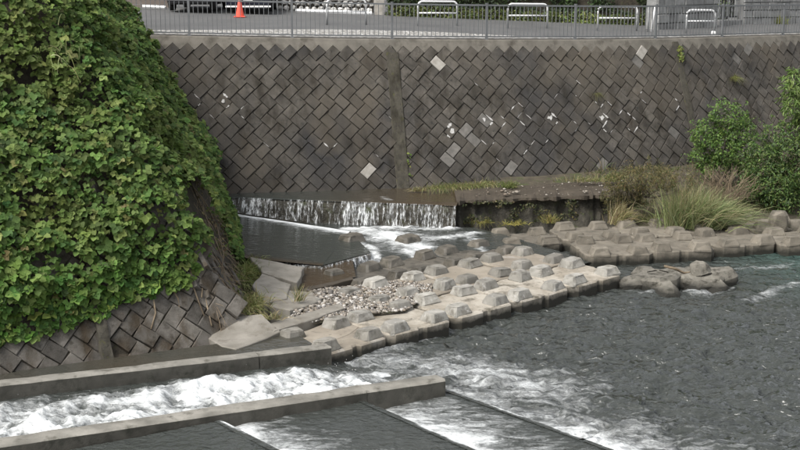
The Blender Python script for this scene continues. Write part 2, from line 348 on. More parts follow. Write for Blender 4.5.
def block_mesh(kind, seed):
    r = random.Random(seed); m = MB(); g = .0055
    sgn = 1 if kind == '/' else -1
    e1 = Vector((sgn, 1)) / s2; e2 = Vector((-sgn, 1)) / s2
    def ringp(inset, z, jit=0):
        return [(*(e1 * sx * (b_ / 2 - inset + r.uniform(-jit, jit)) + e2 * sy * (a_ / 2 - inset + r.uniform(-jit, jit))), z + r.uniform(-jit, jit) * .8) for sx, sy in ((-1, -1), (1, -1), (1, 1), (-1, 1))]
    rings = [ringp(g, -.07), ringp(g + .002, -.010, .006), ringp(g + .012, .004, .008)]
    V = [p for q in rings for p in q]; fs = []
    for l in (0, 1):
        for i in range(4): fs.append((l * 4 + i, l * 4 + (i + 1) % 4, l * 4 + 4 + (i + 1) % 4, l * 4 + 4 + i))
    fs.append((8, 9, 10, 11))
    if sgn < 0: fs = [q[::-1] for q in fs]
    return m.add(V, fs)
BM = {k: [block_mesh(k, i + (50 if k == '/' else 0)) for i in range(5)] for k in '/\\'}
BMESH = {k: [b.mesh('brick_block', 'block') for b in v] for k, v in BM.items()}
BLIGHT = {k: v[0].mesh('pale_block', 'blocklight') for k, v in BM.items()}
BMID = {k: v[1].mesh('grey_block', 'blockmid') for k, v in BM.items()}
def lattice(u0, u1, v1, y0=Y0):
    j = 0
    while True:
        oy = y0 - j * pitch
        if -oy - (a_ + b_) / s2 > v1: break
        k = '/' if j % 2 == 0 else '\\'; ox = 0 if j % 2 == 0 else dlt
        sg = 1 if k == '/' else -1
        cx = sg * (b_ - a_) / (2 * s2); cy = (a_ + b_) / (2 * s2)
        i0 = math.floor((u0 - ox) / per) - 1; i1 = math.ceil((u1 - ox) / per) + 1
        for i in range(i0, i1 + 1):
            u = i * per + ox + cx
            if u0 <= u <= u1: yield k, u, -(oy + cy)
        j += 1
def bframe(u, v, off=0):
    t, T, N = wframe(u); up = (-(N * BAT) + Vector((0, 0, 1))).normalized(); nf = (N + Vector((0, 0, BAT))).normalized()
    p = wpos(u, v, off); M = Matrix.Identity(4)
    for i in range(3): M[i][0], M[i][1], M[i][2], M[i][3] = T[i], up[i], nf[i], p[i]
    return M
LIGHTPX = [(434, 67), (374, 168), (637, 52)]; MIDPX = [(513, 163), (490, 122), (448, 158), (466, 128), (475, 138), (600, 163), (672, 133), (455, 147), (640, 60), (604, 160), (735, 60), (752, 52)]
def nearest(px, cand): return min(cand, key=lambda c: (c[0] - px[0]) ** 2 + (c[1] - px[1]) ** 2)
WALLS = []
for name, ua, ub, lab in (('bay', -8.5, J1, 'grey brown herringbone block river wall beside the waterfall, left of the mossy joint strip'),
                          ('bay', J1, J2, 'dark herringbone block river wall with white lime marks, above the eroded ledge'),
                          ('bay', J2, 16.5, 'curving herringbone block river wall rising behind the green bushes')):
    rt = root('revetment_wall', wpos((ua + ub) / 2, VL), lab, 'wall', 'bays of the river wall'); WALLS.append(rt)
    n = max(4, int((ub - ua) / .35)); us = np.linspace(ua, ub, n + 1)
    # backing in the joints, coping band with its toothed lower edge, coping top
    V = []; fs = []
    for u in us: V += [wpos(u, 0.05, -.045), wpos(u, VL, -.045), wpos(u, VL, -.6), wpos(u, .05, -.6)]
    for i in range(n):
        o = i * 4; fs += [(o + 4, o, o + 1, o + 5), (o, o + 4, o + 7, o + 3)]
    obj('backing', V, fs, 'mortar', rt)
    px0 = (b_ - a_) / s2; i0 = math.ceil((ua - px0) / (per / 2)); i1 = math.floor((ub - px0) / (per / 2))
    cu_ = [(ua, .20 + (.212 if i0 % 2 == 0 else 0))] + [(px0 + i * per / 2, .20 if i % 2 == 0 else .20 + a_ / s2) for i in range(i0, i1 + 1)] + [(ub, .3)]
    V = []; fs = []
    for u, v in cu_:
        t, T, N = wframe(u)
        V += [wpos(u, v, -.07), wpos(u, v, -.004), wpos(u, .0, .0) + Vector((0, 0, -.03)), wpos(u, 0, 0) - N * .03, wpos(u, 0, 0) - N * .40, wpos(u, 0, 0) - N * .40 + Vector((0, 0, -.2))]
    for i in range(len(cu_) - 1):
        for k in range(5): fs.append((i * 6 + k, (i + 1) * 6 + k, (i + 1) * 6 + k + 1, i * 6 + k + 1))
    cp = obj('coping', V, [q[::-1] for q in fs], 'coping', rt)
    # blocks
    cand = []
    for k, u, v in lattice(ua + .05, ub - .05, VL):
        p = wpos(u, v); q = proj(p)
        if p.z < .35: continue
        cand.append((q[0], q[1], k, u, v, p))
    seen = [c for c in cand if 172 < c[0] < 806 and c[1] > 36 and c[5].z > .75]
    lid = {id(nearest(p, seen)) for p in LIGHTPX if seen and min(s[0] for s in seen) < p[0] < max(s[0] for s in seen)}
    mid = {id(nearest(p, seen)) for p in MIDPX if seen and min(s[0] for s in seen) < p[0] < max(s[0] for s in seen)}
    seen.sort(key=lambda c: (id(c) not in lid and id(c) not in mid, (c[0] > 690 and c[1] > 110), c[0]))
    sset = {id(c) for c in seen[:300]}
    rest = MB(); rr = random.Random(3)
    for c in cand:
        k, u, v = c[2:5]; M = bframe(u, v, rr.gauss(0, .011)) @ Matrix.Rotation(rr.gauss(0, .03), 4, 'Z') @ Matrix.Rotation(rr.gauss(0, .02), 4, 'X') @ Matrix.Rotation(rr.gauss(0, .02), 4, 'Y')
        if id(c) in sset:
            me = BLIGHT[k] if id(c) in lid else BMID[k] if id(c) in mid else rr.choice(BMESH[k])
            if id(c) in lid: M = M @ Matrix.Translation((0, 0, .012))
            inst('block', me, M, rt)
        elif -80 < c[0] < 900:
            b = BM[k][rr.randrange(5)]; rest.add([M @ Vector(p) for p in b.v], b.f)
    if rest.v: setp(rest.obj('more_blocks', 'block', rt), kind='stuff')
    # lime marks that run along the joints
    if ua == J1 or ua < -8:
        lm = MB(); r2 = random.Random(11)
        spots = [(453, 127, 3), (552, 115, 2.6), (596, 108, 1), (600, 120, 2), (622, 118, 1.6), (628, 128, 1.6), (610, 125, 1.2), (487, 118, 2), (520, 118, 1), (505, 130, 1), (530, 118, 1.2), (545, 135, .9), (560, 105, .9), (572, 125, 1), (585, 78, 1), (650, 95, 1.2), (674, 102, 1.6), (540, 150, .8), (522, 140, .9), (498, 125, 1.1), (490, 140, .9), (512, 112, .8), (575, 100, .8), (590, 130, .8), (615, 140, .9), (606, 112, 1.2), (640, 112, .9), (460, 100, .8), (480, 80, .8), (470, 88, .7), (530, 160, .9), (498, 158, .7)] if ua == J1 else \
                [(222, 98, 2), (193, 99, 1.3), (245, 110, 1.2), (326, 137, 1.4), (323, 147, 1), (240, 160, .9), (268, 138, .9), (382, 150, .9), (384, 122, .7), (214, 110, .8)]
        ss = [c for c in cand]
        for x, y, s in spots:
            c = nearest((x, y), ss); u, v = c[3], c[4]; M = bframe(u, v, .012)
            sg = 1 if c[2] == '/' else -1
            e1 = Vector((sg, 1)) / s2; e2 = Vector((-sg, 1)) / s2
            # a ragged sliver along one or two edges of that block
            for e, hl, oth, ho in ((e1, b_ / 2, e2, a_ / 2), (e2, a_ / 2, e1, b_ / 2)):
                if s < 1.1 and r2.random() < .5: continue
                sd = r2.choice((-1, 1)); w0 = .010 * s * r2.uniform(.6, 1.5); m = 6; t0, t1 = sorted((r2.uniform(-1, 0), r2.uniform(.1, 1)))
                pts_ = []
                for q in range(m):
                    t = t0 + (t1 - t0) * q / (m - 1); pts_.append((e * hl * t + oth * sd * ho, w0 * r2.uniform(.3, 1.6) * (1 - abs(2 * q / (m - 1) - 1) ** 3)))
                V = []
                for c_, ww in pts_:
                    for g_ in (-1, 1):
                        q = c_ + oth * g_ * ww; V.append(M @ Vector((q.x, q.y, .004)))
                lm.add(V, [(2 * i, 2 * i + 1, 2 * i + 3, 2 * i + 2) for i in range(m - 1)])
            if s > 1.8:
                n_ = 7; c0 = e1 * r2.uniform(-.05, .05); V = [M @ Vector((c0.x + math.cos(6.28 * q / n_) * .036 * s * r2.uniform(.3, 1.5), c0.y + math.sin(6.28 * q / n_) * .036 * s * r2.uniform(.3, 1.5), .006)) for q in range(n_)]
                lm.add(V, [tuple(range(n_))])
        setp(lm.obj('lime_deposit', 'lime', rt), kind='stuff')
# mossy joint strips between the bays
for u, wd, lab, v0 in ((J1, .19, 'brown mossy joint strip running down the wall beside the waterfall', .42), (J2, .13, 'narrow joint strip with creeping green vine above the bushes', .12)):
    V = []; m = 14
    rt = root('joint_strip', wpos(u, VL), lab, 'joint strip', 'joint strips of the river wall')
    for i in range(m + 1):
        v = v0 + (VL - v0) * i / m
        for du, off in ((-wd, -.06), (-wd, .016), (-wd + .02, .03), (wd - .02, .03), (wd, .016), (wd, -.06)): V.append(wpos(u + du, v, off))
    fs = [(i * 6 + k, i * 6 + k + 1, i * 6 + k + 7, i * 6 + k + 6)[::-1] for i in range(m) for k in range(5)] + [(5, 4, 3, 2, 1, 0)]
    obj('strip', V, [q[::-1] for q in fs], 'pilaster', rt)
    n = 60 if wd > .15 else 420
    vv = rng.uniform(.2 if n > 100 else .5, 2.6 if n > 100 else 4.2, n); du = rng.normal(0, .05, n) + (.09 if n > 100 else .17) + (vv > 1.9) * .05
    p = np.array([wpos(u + d_, v_, .04 + abs(rng.normal(0, .02))) for d_, v_ in zip(du, vv)])
    keep = fbm(vv * 2.2, 3.3, o=2) > (.46 if n > 100 else .5); p = p[keep]
    v, f, c = leaf_array(p, np.array([.3, -1, .5]) + rng.normal(0, .4, (len(p), 3)), rng.uniform(.05, .1, len(p)), cols(len(p), [(.10, .16, .03), (.16, .2, .04), (.2, .2, .06)]))
    npmesh('creeper', v, f, 'bushleaf', rt, col=c, smooth=False)['kind'] = 'stuff'
# ---- upper level: road plane, gravel verge along the fence
V = []; fs = []
us = np.linspace(-20, 33, 90); us = us[(us > UU[0] + .3) & (us < UU[-1] - .3)]
for u in us:
    t, T, N = wframe(u); b = t - N * .38
    c = b - N * 120
    V += [Vector((b.x, b.y, road_z(b.x, b.y) - .012)), Vector((c.x, c.y, road_z(b.x, b.y) + .03 * 30))]
V2 = []
for u in us:
    t, T, N = wframe(u)
    for d in (.38, 6, 14, 30, 140):
        c = t - N * d; V2.append(Vector((c.x, c.y, road_z(c.x, c.y) - .012 if d <= 30 else road_z(t.x, t.y) + 1.2)))
fs = [(i * 5 + k, (i + 1) * 5 + k, (i + 1) * 5 + k + 1, i * 5 + k + 1) for i in range(len(us) - 1) for k in range(4)]
obj('road', V2, fs, 'asphalt')['kind'] = 'structure'
V = []
for u in us:
    t, T, N = wframe(u)
    wv = 1.9 + 1.0 * math.sin(u * .35 + 2) - max(0, min(2.2, (u - 2) * .28))
    for d in (.36, .36 + max(.25, wv)):
        c = t - N * d; V.append(Vector((c.x, c.y, road_z(c.x, c.y) + .004)))
obj('gravel_verge', V, [(2 * i, 2 * i + 2, 2 * i + 3, 2 * i + 1) for i in range(len(us) - 1)], 'gravel')['kind'] = 'structure'
# ---- fence on the wall
ft, _, _ = wframe(0)
fence = root('railing', ft, 'grey steel railing with thin vertical bars along the top of the river wall', 'railing')
FU = [upx(x, 0) for x in POSTX]; FU = [FU[0] - 6, FU[0] - 3.0] + FU + [FU[-1] + 3, FU[-1] + 6]
FH = 1.06
def fpt(u, h):
    t, T, N = wframe(u); c = t - N * .14; return Vector((c.x, c.y, t.z + h))
def fmat(u):
    t, T, N = wframe(u); c = t - N * .14; M = Matrix.Identity(4)
    for i in range(3): M[i][0], M[i][1], M[i][2], M[i][3] = T[i], -N[i], (0, 0, 1)[i], (c.x, c.y, t.z)[i]
    return M
pm = MB().box(-.032, .032, -.032, .032, -.05, FH + .02).box(-.06, .06, -.06, .06, .0, .015).box(-.036, .036, -.036, .036, FH + .02, FH + .035).mesh('post', 'steel')
bm_ = MB().box(-.009, .009, -.009, .009, .09, FH - .03).mesh('baluster', 'steel')
for u in FU: inst('post', pm, fmat(u), fence)
for ua, ub in zip(FU[:-1], FU[1:]):
    n = 21 if ub < FU[-3] + 9 else 21
    for i in range(1, n + 1):
        u = ua + (ub - ua) * i / (n + 1)
        if 118 < proj(fpt(u, .5))[0] < 830: inst('baluster', bm_, fmat(u), fence)
    for h, hh in ((FH - .03, .024), (.085, .02)):
        V = []; m = 5
        for i in range(m + 1):
            u = ua + .03 + (ub - ua - .06) * i / m; t, T, N = wframe(u); p = fpt(u, h)
            V += [p + N * .022 - Vector((0, 0, hh)), p + N * .022 + Vector((0, 0, hh)), p - N * .022 + Vector((0, 0, hh)), p - N * .022 - Vector((0, 0, hh))]
        fs = [(i * 4 + k, i * 4 + (k + 1) % 4, i * 4 + 4 + (k + 1) % 4, i * 4 + 4 + k) for i in range(m) for k in range(4)] + [(3, 2, 1, 0), (m * 4, m * 4 + 1, m * 4 + 2, m * 4 + 3)]
        obj('rail', V, fs, 'steel', fence)
# ================================================================== WATER
def stroke_field(x, y, pts, width):
    d = np.full(x.shape, 1e9)
    for (ax, ay, wa), (bx, by, wb) in zip(pts[:-1], pts[1:]):
        L2 = (bx - ax) ** 2 + (by - ay) ** 2; t = np.clip(((x - ax) * (bx - ax) + (y - ay) * (by - ay)) / L2, 0, 1)
        q = np.hypot(x - ax - t * (bx - ax), y - ay - t * (by - ay)) / (wa + (wb - wa) * t); d = np.minimum(d, q)
    return np.exp(-(d / width) ** 2)
def pxs(l, z): return [(P(a, b, z).x, P(a, b, z).y, c) for a, b, c in l]
def grid(x0, x1, y0, y1, res):
    nx, ny = int((x1 - x0) / res) + 1, int((y1 - y0) / res) + 1
    x, y = np.meshgrid(np.linspace(x0, x1, nx), np.linspace(y0, y1, ny)); i = np.arange(nx * ny).reshape(ny, nx)
    f = np.stack([i[:-1, :-1], i[:-1, 1:], i[1:, 1:], i[1:, :-1]], -1).reshape(-1, 4); return x.ravel(), y.ravel(), f
def patch(c, nu, nv):                            # bilinear patch over 4 corners (3D), returns xyz arrays, u, v
    c = np.array([tuple(p) for p in c]); u, v = np.meshgrid(np.linspace(0, 1, nu), np.linspace(0, 1, nv)); u = u.ravel(); v = v.ravel()
    p = (c[0] * ((1 - u) * (1 - v))[:, None] + c[1] * (u * (1 - v))[:, None] + c[2] * (u * v)[:, None] + c[3] * ((1 - u) * v)[:, None])
    i = np.arange(nu * nv).reshape(nv, nu); return p, np.stack([i[:-1, :-1], i[:-1, 1:], i[1:, 1:], i[1:, :-1]], -1).reshape(-1, 4), u, v
NW0, NW1 = P(0, 437, .80), P(435, 374, .5)       # near channel wall, top far edge
FW0, FW1 = P(0, 380, .80), P(325, 343, .5)       # far channel wall, top far edge
Cr = {k: (P(*a), P(*b)) for k, a, b in (('A', (230, 427, .60), (275, 450, .60)), ('B', (357, 399, .42), (473, 450, .42)), ('C', (438, 387, .23), (612, 450, .23)))}
fl = (NW1 - NW0); fl.z = 0; fl.normalize()       # downstream direction
def river_foam(x, y):
    c0, c1 = Cr['C']; d = (c1 - c0); d.z = 0; L = d.length; d.normalize()
    s = (x - c0.x) * d.x + (y - c0.y) * d.y; n = (x - c0.x) * -d.y + (y - c0.y) * d.x    # n > 0: downstream of crest C
    wob = .35 * (fbm(x * .9, y * .9, seed=5) - .5)
    f = np.exp(-np.maximum(0, n + wob) / (.85 + .10 * np.clip(s, 0, 5))) * (n > -.3) * (s > -.4)
    f *= .95 + .40 * sstep(.0, 3.0, s)
    g = 1.0 * stroke_field(x, y, pxs([(300, 372, .9), (345, 355, .8), (400, 338, .6), (470, 318, .32), (540, 301, .2), (590, 290, .12)], 0), 1) * .85
    h = .62 * stroke_field(x, y, pxs([(380, 362, .8), (470, 372, 1.1), (540, 392, 1.3)], 0), 1)
    k = .62 * stroke_field(x, y, pxs([(690, 291, .22), (705, 293, .3), (735, 288, .1)], 0), 1) + .5 * stroke_field(x, y, pxs([(745, 302, .2), (775, 290, .25), (800, 284, .2)], 0), 1) + .42 * stroke_field(x, y, pxs([(730, 270, .2), (770, 268, .3), (812, 262, .4)], 0), 1)
    k = k + .4 * stroke_field(x, y, pxs([(615, 283, .12), (640, 294, .15), (690, 291, .15)], 0), 1)
    return np.clip(np.maximum.reduce([f, g, h]) + k, 0, 1.1)
x, y, f = grid(-3.5, 16, 13.0, 34, .05)
foam = river_foam(x, y) * (.72 + .65 * (fbm(x * 2.3, y * 2.3, seed=9) - .3)); tint = sstep(.40, .85, (x - 4) / 14 + (y - 20) / 24 * .6)
rot = math.radians(30); xr = x * math.cos(rot) + y * math.sin(rot); yr = -x * math.sin(rot) + y * math.cos(rot)
calm = .5 + .5 * sstep(31, 22, y)
rdg = lambda a: 1 - np.abs(2 * a - 1)
z = calm * (.10 * rdg(fbm(xr * .8, yr * 1.5, seed=41, o=3)) + .10 * rdg(fbm(xr * 1.9, yr * 3.6, seed=42, o=3)) + .05 * rdg(fbm(xr * 4.5, yr * 8, seed=43, o=2)) - .13 + .10 * (fbm(xr * .9, yr * 1.3, seed=1, o=3) - .5) + .085 * (fbm(xr * 2.4, yr * 3.0, seed=2, o=3) - .5) + .035 * (fbm(xr * 8, yr * 9, seed=3, o=2) - .5))
z += foam * (.10 * (fbm(x * 3.5, y * 3.5, seed=4) - .35)) + foam * .05 * (fbm(x * 9, y * 9, seed=6, o=2) - .3)
# outer ring far beyond the frame
o = npmesh('river', np.stack([x, y, z - .03], 1), f, 'river', attrs={'foam': foam, 'tint': tint}); o['kind'] = 'structure'
xo, yo, fo = grid(-60, 120, -40, 34, 1.0)
ctr = np.stack([xo, yo], 1)[fo].mean(1); keep = ~((ctr[:, 0] > -3.5) & (ctr[:, 0] < 15.5) & (ctr[:, 1] > 13.5) & (ctr[:, 1] < 34))
o = npmesh('river', np.stack([xo, yo, np.full(len(xo), -.12)], 1), fo[keep], 'river', attrs={'foam': xo * 0, 'tint': sstep(8, 16, xo)}); o['kind'] = 'structure'
# pools of the stepped fish pass (left of each crest), drop from pool to pool
wn = Vector((-fl.y, fl.x, 0))                    # towards the far bank
def ext(a, b, t): return a + (b - a) * t
def wall_at(p):                                  # foot of p on the near wall's camera-side face, .45 m inside the wall
    q = (p - NW0); return NW0 + fl * q.dot(fl)
lv = [('A', 'B', .36), ('B', 'C', .16)]
def crest_end(k, L): a, b = Cr[k]; d = (b - a).normalized(); return a + d * L, a - d * .35
cA, cB, cC = (crest_end(k, 9) for k in 'ABC')
for nm, (up, dn), zl, ang in (('ab', (cA, cB), .405, 0), ('bc', (cB, cC), .215, 1)):
    p, f, u, v = patch([up[1], dn[1], dn[0], up[0]], 60, 200)
    x, y = p[:, 0], p[:, 1]
    fo_ = np.exp(-np.maximum(0, u * (2.6 if ang == 0 else 1.9) + .3 * (fbm(x * 1.3, y * 1.3, seed=8) - .5) - .12) / (.9 if ang == 0 else .95)) * (.66 + .5 * fbm(x * 1.1, y * 1.1, seed=12))
    if ang: fo_ = fo_ * 1.05 + .24 * fbm(x * 1.4, y * 1.4, seed=16)
    fo_ *= sstep(1.02, .86, u)
    zz = zl + .05 * (fbm(x * 1.7, y * 2.2, seed=13) - .5) * sstep(1, .85, u) + fo_ * .10 * (fbm(x * 4, y * 4, seed=14) - .4)
    o = npmesh('fish_pass_pool', np.stack([x, y, zz], 1), f, 'rapid', attrs={'foam': np.clip(fo_, 0, 1), 'tint': x * 0}); o['kind'] = 'structure'
p, f, u, v = patch([cA[1] - fl * 6, cA[1], cA[0], cA[0] - fl * 6], 90, 120); x, y = p[:, 0], p[:, 1]
o = npmesh('fish_pass_pool', np.stack([x, y, .585 + .03 * (fbm(x * 1.7, y * 2.2, seed=15) - .5)], 1), f, 'rapid', attrs={'foam': x * 0, 'tint': x * 0}); o['kind'] = 'structure'
# channel between the two walls
c0 = NW0 - fl * 3; c1 = NW1 + fl * 1.3; d0 = FW0 - fl * 3; d1 = FW1 + fl * 2.0
p, f, u, v = patch([c0, c1, d1, d0], 300, 80); x, y = p[:, 0], p[:, 1]
z0 = .60 - .40 * sstep(.0, 1.0, u) ** 1.2
lump = fbm(x * 2.2, y * 2.2, seed=21); lump2 = fbm(x * 7, y * 7, seed=22, o=3)
edge = sstep(.98, .55, v + .25 * (fbm(x * 1.2, y * 1.2, seed=23) - .5))
fo_ = edge * (.60 + .95 * (lump - .36) + .35 * (lump2 - .45)) * (.75 + .25 * sstep(.1, .3, u))
zz = z0 + edge * (.34 * (lump - .42) + .13 * (lump2 - .4)) + .02 * (lump2 - .5)
zz = zz * sstep(1.0, .74, u) + (-.20) * (1 - sstep(1.0, .74, u))
o = npmesh('channel_rapids', np.stack([x, y, zz], 1), f, 'rapid', attrs={'foam': np.clip(fo_, 0, 1.15), 'tint': x * 0}); o['kind'] = 'structure'
# flung droplets over the white water
md = MB(); r3 = random.Random(5)
for i in range(200):
    t = r3.uniform(.2, .85); vv = r3.uniform(.1, .75); q = (c0 * (1 - t) + c1 * t) * (1 - vv) + (d0 * (1 - t) + d1 * t) * vv; s = r3.uniform(.003, .008)
    q = Vector((q.x, q.y, .58 - .5 * (t ** 1.3) + .08 + abs(r3.gauss(0, .07))))
    md.add([q + Vector(w_) * s for w_ in ((1, 0, 0), (-1, 0, 0), (0, 1, 0), (0, -1, 0), (0, 0, 1.5), (0, 0, -1.5))], [(0, 2, 4), (2, 1, 4), (1, 3, 4), (3, 0, 4), (2, 0, 5), (1, 2, 5), (3, 1, 5), (0, 3, 5)])
setp(md.obj('spray', 'lime'), 'fine white spray thrown up by the rapids between the channel walls', 'spray', kind='stuff')
# ================================================================== CONCRETE IN THE RIVER
def beam(name, a, b, thick, depth, m_top, label, cat, parent=None, side=-1, group=None, jit=.006, seg=.35, rough_end=True):
    """long concrete wall: a, b = far top edge, thick towards the camera side, worn arrises; top and faces are separate parts"""
    d = (b - a); L = d.length; d.normalize(); h = Vector((d.x, d.y, 0)).normalized(); n = Vector((h.y, -h.x, 0))   # towards the camera
    rt = parent or root(name, (a + b) / 2 - Vector((0, 0, depth)), label, cat, group)
    m = max(2, int(L / seg)); top = []; face = []; r = random.Random(int(a.x * 100))
    ch = .028
    for i in range(m + 1):
        p = a + d * (L * i / m); j = lambda: Vector((r.gauss(0, jit), r.gauss(0, jit), r.gauss(0, jit)))
        top += [p + Vector((0, 0, -ch)) + j() * .5, p + n * ch + j(), p + n * (thick * .5) + j(), p + n * (thick - ch) + j(), p + n * thick + Vector((0, 0, -ch)) + j() * .5]
    V = top; k5 = 5
    fs = [(i * 5 + k, i * 5 + k + 1, i * 5 + k + 6, i * 5 + k + 5) for i in range(m) for k in range(4)]
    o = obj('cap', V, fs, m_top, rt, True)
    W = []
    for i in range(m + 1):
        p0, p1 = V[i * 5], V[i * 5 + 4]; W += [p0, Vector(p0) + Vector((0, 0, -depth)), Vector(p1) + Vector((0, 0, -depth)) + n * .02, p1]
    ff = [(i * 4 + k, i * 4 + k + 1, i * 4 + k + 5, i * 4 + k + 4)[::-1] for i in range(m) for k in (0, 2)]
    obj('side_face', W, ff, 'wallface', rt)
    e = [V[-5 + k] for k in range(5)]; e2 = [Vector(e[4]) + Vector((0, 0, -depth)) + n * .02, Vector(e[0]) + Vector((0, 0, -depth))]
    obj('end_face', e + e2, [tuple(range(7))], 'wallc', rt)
    s_ = [V[k] for k in range(5)]; e2 = [Vector(s_[4]) + Vector((0, 0, -depth)), Vector(s_[0]) + Vector((0, 0, -depth))]
    obj('end_face', s_ + e2, [tuple(range(7))[::-1]], 'wallc', rt)
    return rt
jn = (NW1 - NW0); jt = 357 / 435
JN = P(357, 385.3, .555); JN = NW0 + jn * ((JN - NW0).dot(jn) / jn.length_squared)
nd = jn.normalized()
beam('channel_wall', NW0 - nd * 6, JN - nd * .006, .34, 1.1, 'wallc', 'long low concrete wall between the white rapids and the stepped pools', 'channel wall', group='fish pass walls')
beam('channel_wall', JN + nd * .006, NW1, .34, 1.1, 'wallc', 'short end piece of low concrete wall jutting into the open river', 'channel wall', group='fish pass walls')
fd = (FW1 - FW0); fn = fd.normalized(); JF = P(254, 351, .585); JF = FW0 + fd * ((JF - FW0).dot(fd) / fd.length_squared)
beam('channel_wall', FW0 - fn * 6, JF - fn * .008, .26, 1.1, 'wallc', 'long concrete wall edging the rapids below the leafy bank', 'channel wall', group='fish pass walls')
beam('channel_wall', JF + fn * .008, FW1, .26, 1.1, 'wallc', 'short concrete wall piece between bank slab and knobbed apron blocks', 'channel wall', group='fish pass walls')
for k, w_, lab in (('A', .10, 'first submerged baffle sill of the stepped fish pass, with pale worn end'), ('B', .08, 'middle baffle sill of the fish pass, under the joint of the channel wall'), ('C', .08, 'last baffle sill at the end of the channel wall, foam beyond it')):
    a, b = crest_end(k, 9)[1], crest_end(k, 9)[0]
    a = a + Vector((0, 0, -.03)); b = b + Vector((0, 0, -.03))
    rt = root('baffle_sill', (a + b) / 2 - Vector((0, 0, .8)), lab, 'sill', 'baffle sills of the fish pass')
    d = (b - a).normalized(); n = Vector((d.y, -d.x, 0)) * -1
    m = 60; V = []; r = random.Random(ord(k))
    for i in range(m + 1):
        p = a + (b - a) * (i / m); j = lambda s=.008: Vector((0, 0, r.gauss(0, s)))
        V += [p - n * w_ * .5 + Vector((0, 0, -.8)), p - n * w_ * .5 + Vector((0, 0, -.02)), p - n * w_ * .3 + j(), p + n * w_ * .3 + j(), p + n * w_ * .5 + Vector((0, 0, -.02)), p + n * w_ * .5 + Vector((0, 0, -.8))]
    obj('sill', V, [(i * 6 + q, i * 6 + q + 1, i * 6 + q + 7, i * 6 + q + 6)[::-1] for i in range(m) for q in range(5)], 'wetc', rt, True)
    # the thin sheet of water sliding over it
    p_, f_, u_, v_ = patch([a - n * .05, b - n * .05, b + n * .32, a + n * .32], 300, 14)
    drop = sstep(.2, 1, v_) * .19; nz = fbm(p_[:, 0] * 5, p_[:, 1] * 5, seed=44)
    brk = fbm(u_ * 40, v_ * .6, seed=45)
    keepf = (brk[f_].mean(1) > (.30 if k != 'A' else .24))
    thin = np.clip(sstep(.05, .3, v_) * .95 * (.35 + brk) * (.25 + .75 * sstep(.38, .62, fbm(u_ * 14, 1.7 + ord(k), seed=46))), 0, 1)
    o = npmesh('overflow_sheet', np.stack([p_[:, 0], p_[:, 1], p_[:, 2] + .028 - drop + .016 * (nz - .5)], 1), f_[keepf], 'rapid', attrs={'foam': thin, 'tint': u_ * 0}); o['kind'] = 'structure'
# ---- weir with the waterfall
W0, W1 = P(215, 196.2, .95), P(456, 205, .95)
wd = (W1 - W0); wd.z = 0; WLn = wd.length; wd.normalize(); wnr = Vector((wd.y, -wd.x, 0))   # towards camera
wr = root('weir', (W0 + W1) / 2 - Vector((0, 0, .8)), 'low dark weir wall carrying the curtain of falling water', 'weir')
V = []; m = 70; r = random.Random(8)
for i in range(m + 1):
    p = W0 - wd * 1.5 + wd * ((WLn + 1.5) * i / m)
    for off, zz in ((-.45, -.25), (-.45, -.03), (-.05, -.035), (.02, -.10), (.03 + r.gauss(0, .02), -.32), (.05 + r.gauss(0, .03), -.55), (.1, -1.3)): V.append(p + wnr * off + Vector((0, 0, zz)))
obj('sill', V, [(i * 7 + k, i * 7 + k + 1, i * 7 + k + 8, i * 7 + k + 7) for i in range(m) for k in range(6)], 'rockdark', wr, True)
# water above the weir
bl = [W0 - wd * 3, W1, wpos(upx(470, 4.3), 4.75, -.1), wpos(upx(200, 4.3) - 3, 4.75, -.1)]
for q in bl: q.z = .95
p, f, u, v = patch(bl, 130, 40); x, y = p[:, 0], p[:, 1]
o = npmesh('upper_stream', np.stack([x, y, .948 + .02 * (fbm(x * 2, y * 4, seed=51) - .5) - .03 * sstep(.10, 0, v)], 1), f, 'pool', attrs={'foam': .55 * stroke_field(x, y, pxs([(382, 197, .12), (388, 199, .18)], .95), 1), 'tint': sstep(.45, .95, u) * .8}); o['kind'] = 'structure'
# falling curtain: sheet with real gaps between ropes of water
def curtain_mat():
    m, nt, b = base('falling_water')
    nt.nodes.remove(b)
    g = noise(nt, 1., 8, .7, (16, 16, 1.6)); g2 = noise(nt, 1., 5, .6, (55, 55, 7))
    s = math_(nt, 'ADD', math_(nt, 'MULTIPLY', g, .65), math_(nt, 'MULTIPLY', g2, .35))
    s = math_(nt, 'ADD', s, math_(nt, 'MULTIPLY', math_(nt, 'SUBTRACT', noise(nt, 1., 3, .5, (1.6, 1.6, .5)), .5), .30))
    fac = ramp(nt, s, [(.48, (0, 0, 0)), (.545, (.32, .32, .32)), (.615, (1, 1, 1))])
    d = nt.nodes.new('ShaderNodeBsdfPrincipled'); d.inputs['Base Color'].default_value = (.78, .80, .80, 1); d.inputs['Roughness'].default_value = .35
    t = nt.nodes.new('ShaderNodeBsdfTransparent'); ms = nt.nodes.new('ShaderNodeMixShader')
    nt.links.new(fac, ms.inputs[0]); nt.links.new(t.outputs[0], ms.inputs[1]); nt.links.new(d.outputs[0], ms.inputs[2])
    nt.links.new(ms.outputs[0], nt.nodes['Material Output'].inputs[0]); return m
MT['curtain'] = curtain_mat()
nu, nv = 420, 14; u, v = np.meshgrid(np.linspace(0, 1, nu), np.linspace(0, 1, nv)); u = u.ravel(); v = v.ravel()
fall = .16 + .48 * sstep(-.2, .75, u)            # drop, shorter on the left where the chute rises
W0l = W0 - wd * .6; LL = WLn + .6
px_ = W0l.x + wd.x * LL * u; py_ = W0l.y + wd.y * LL * u
outw = .03 + .10 * v + .05 * (fbm(u * 60, v * 1.5, seed=61) - .5)
i = np.arange(nu * nv).reshape(nv, nu); f = np.stack([i[:-1, :-1], i[1:, :-1], i[1:, 1:], i[:-1, 1:]], -1).reshape(-1, 4)
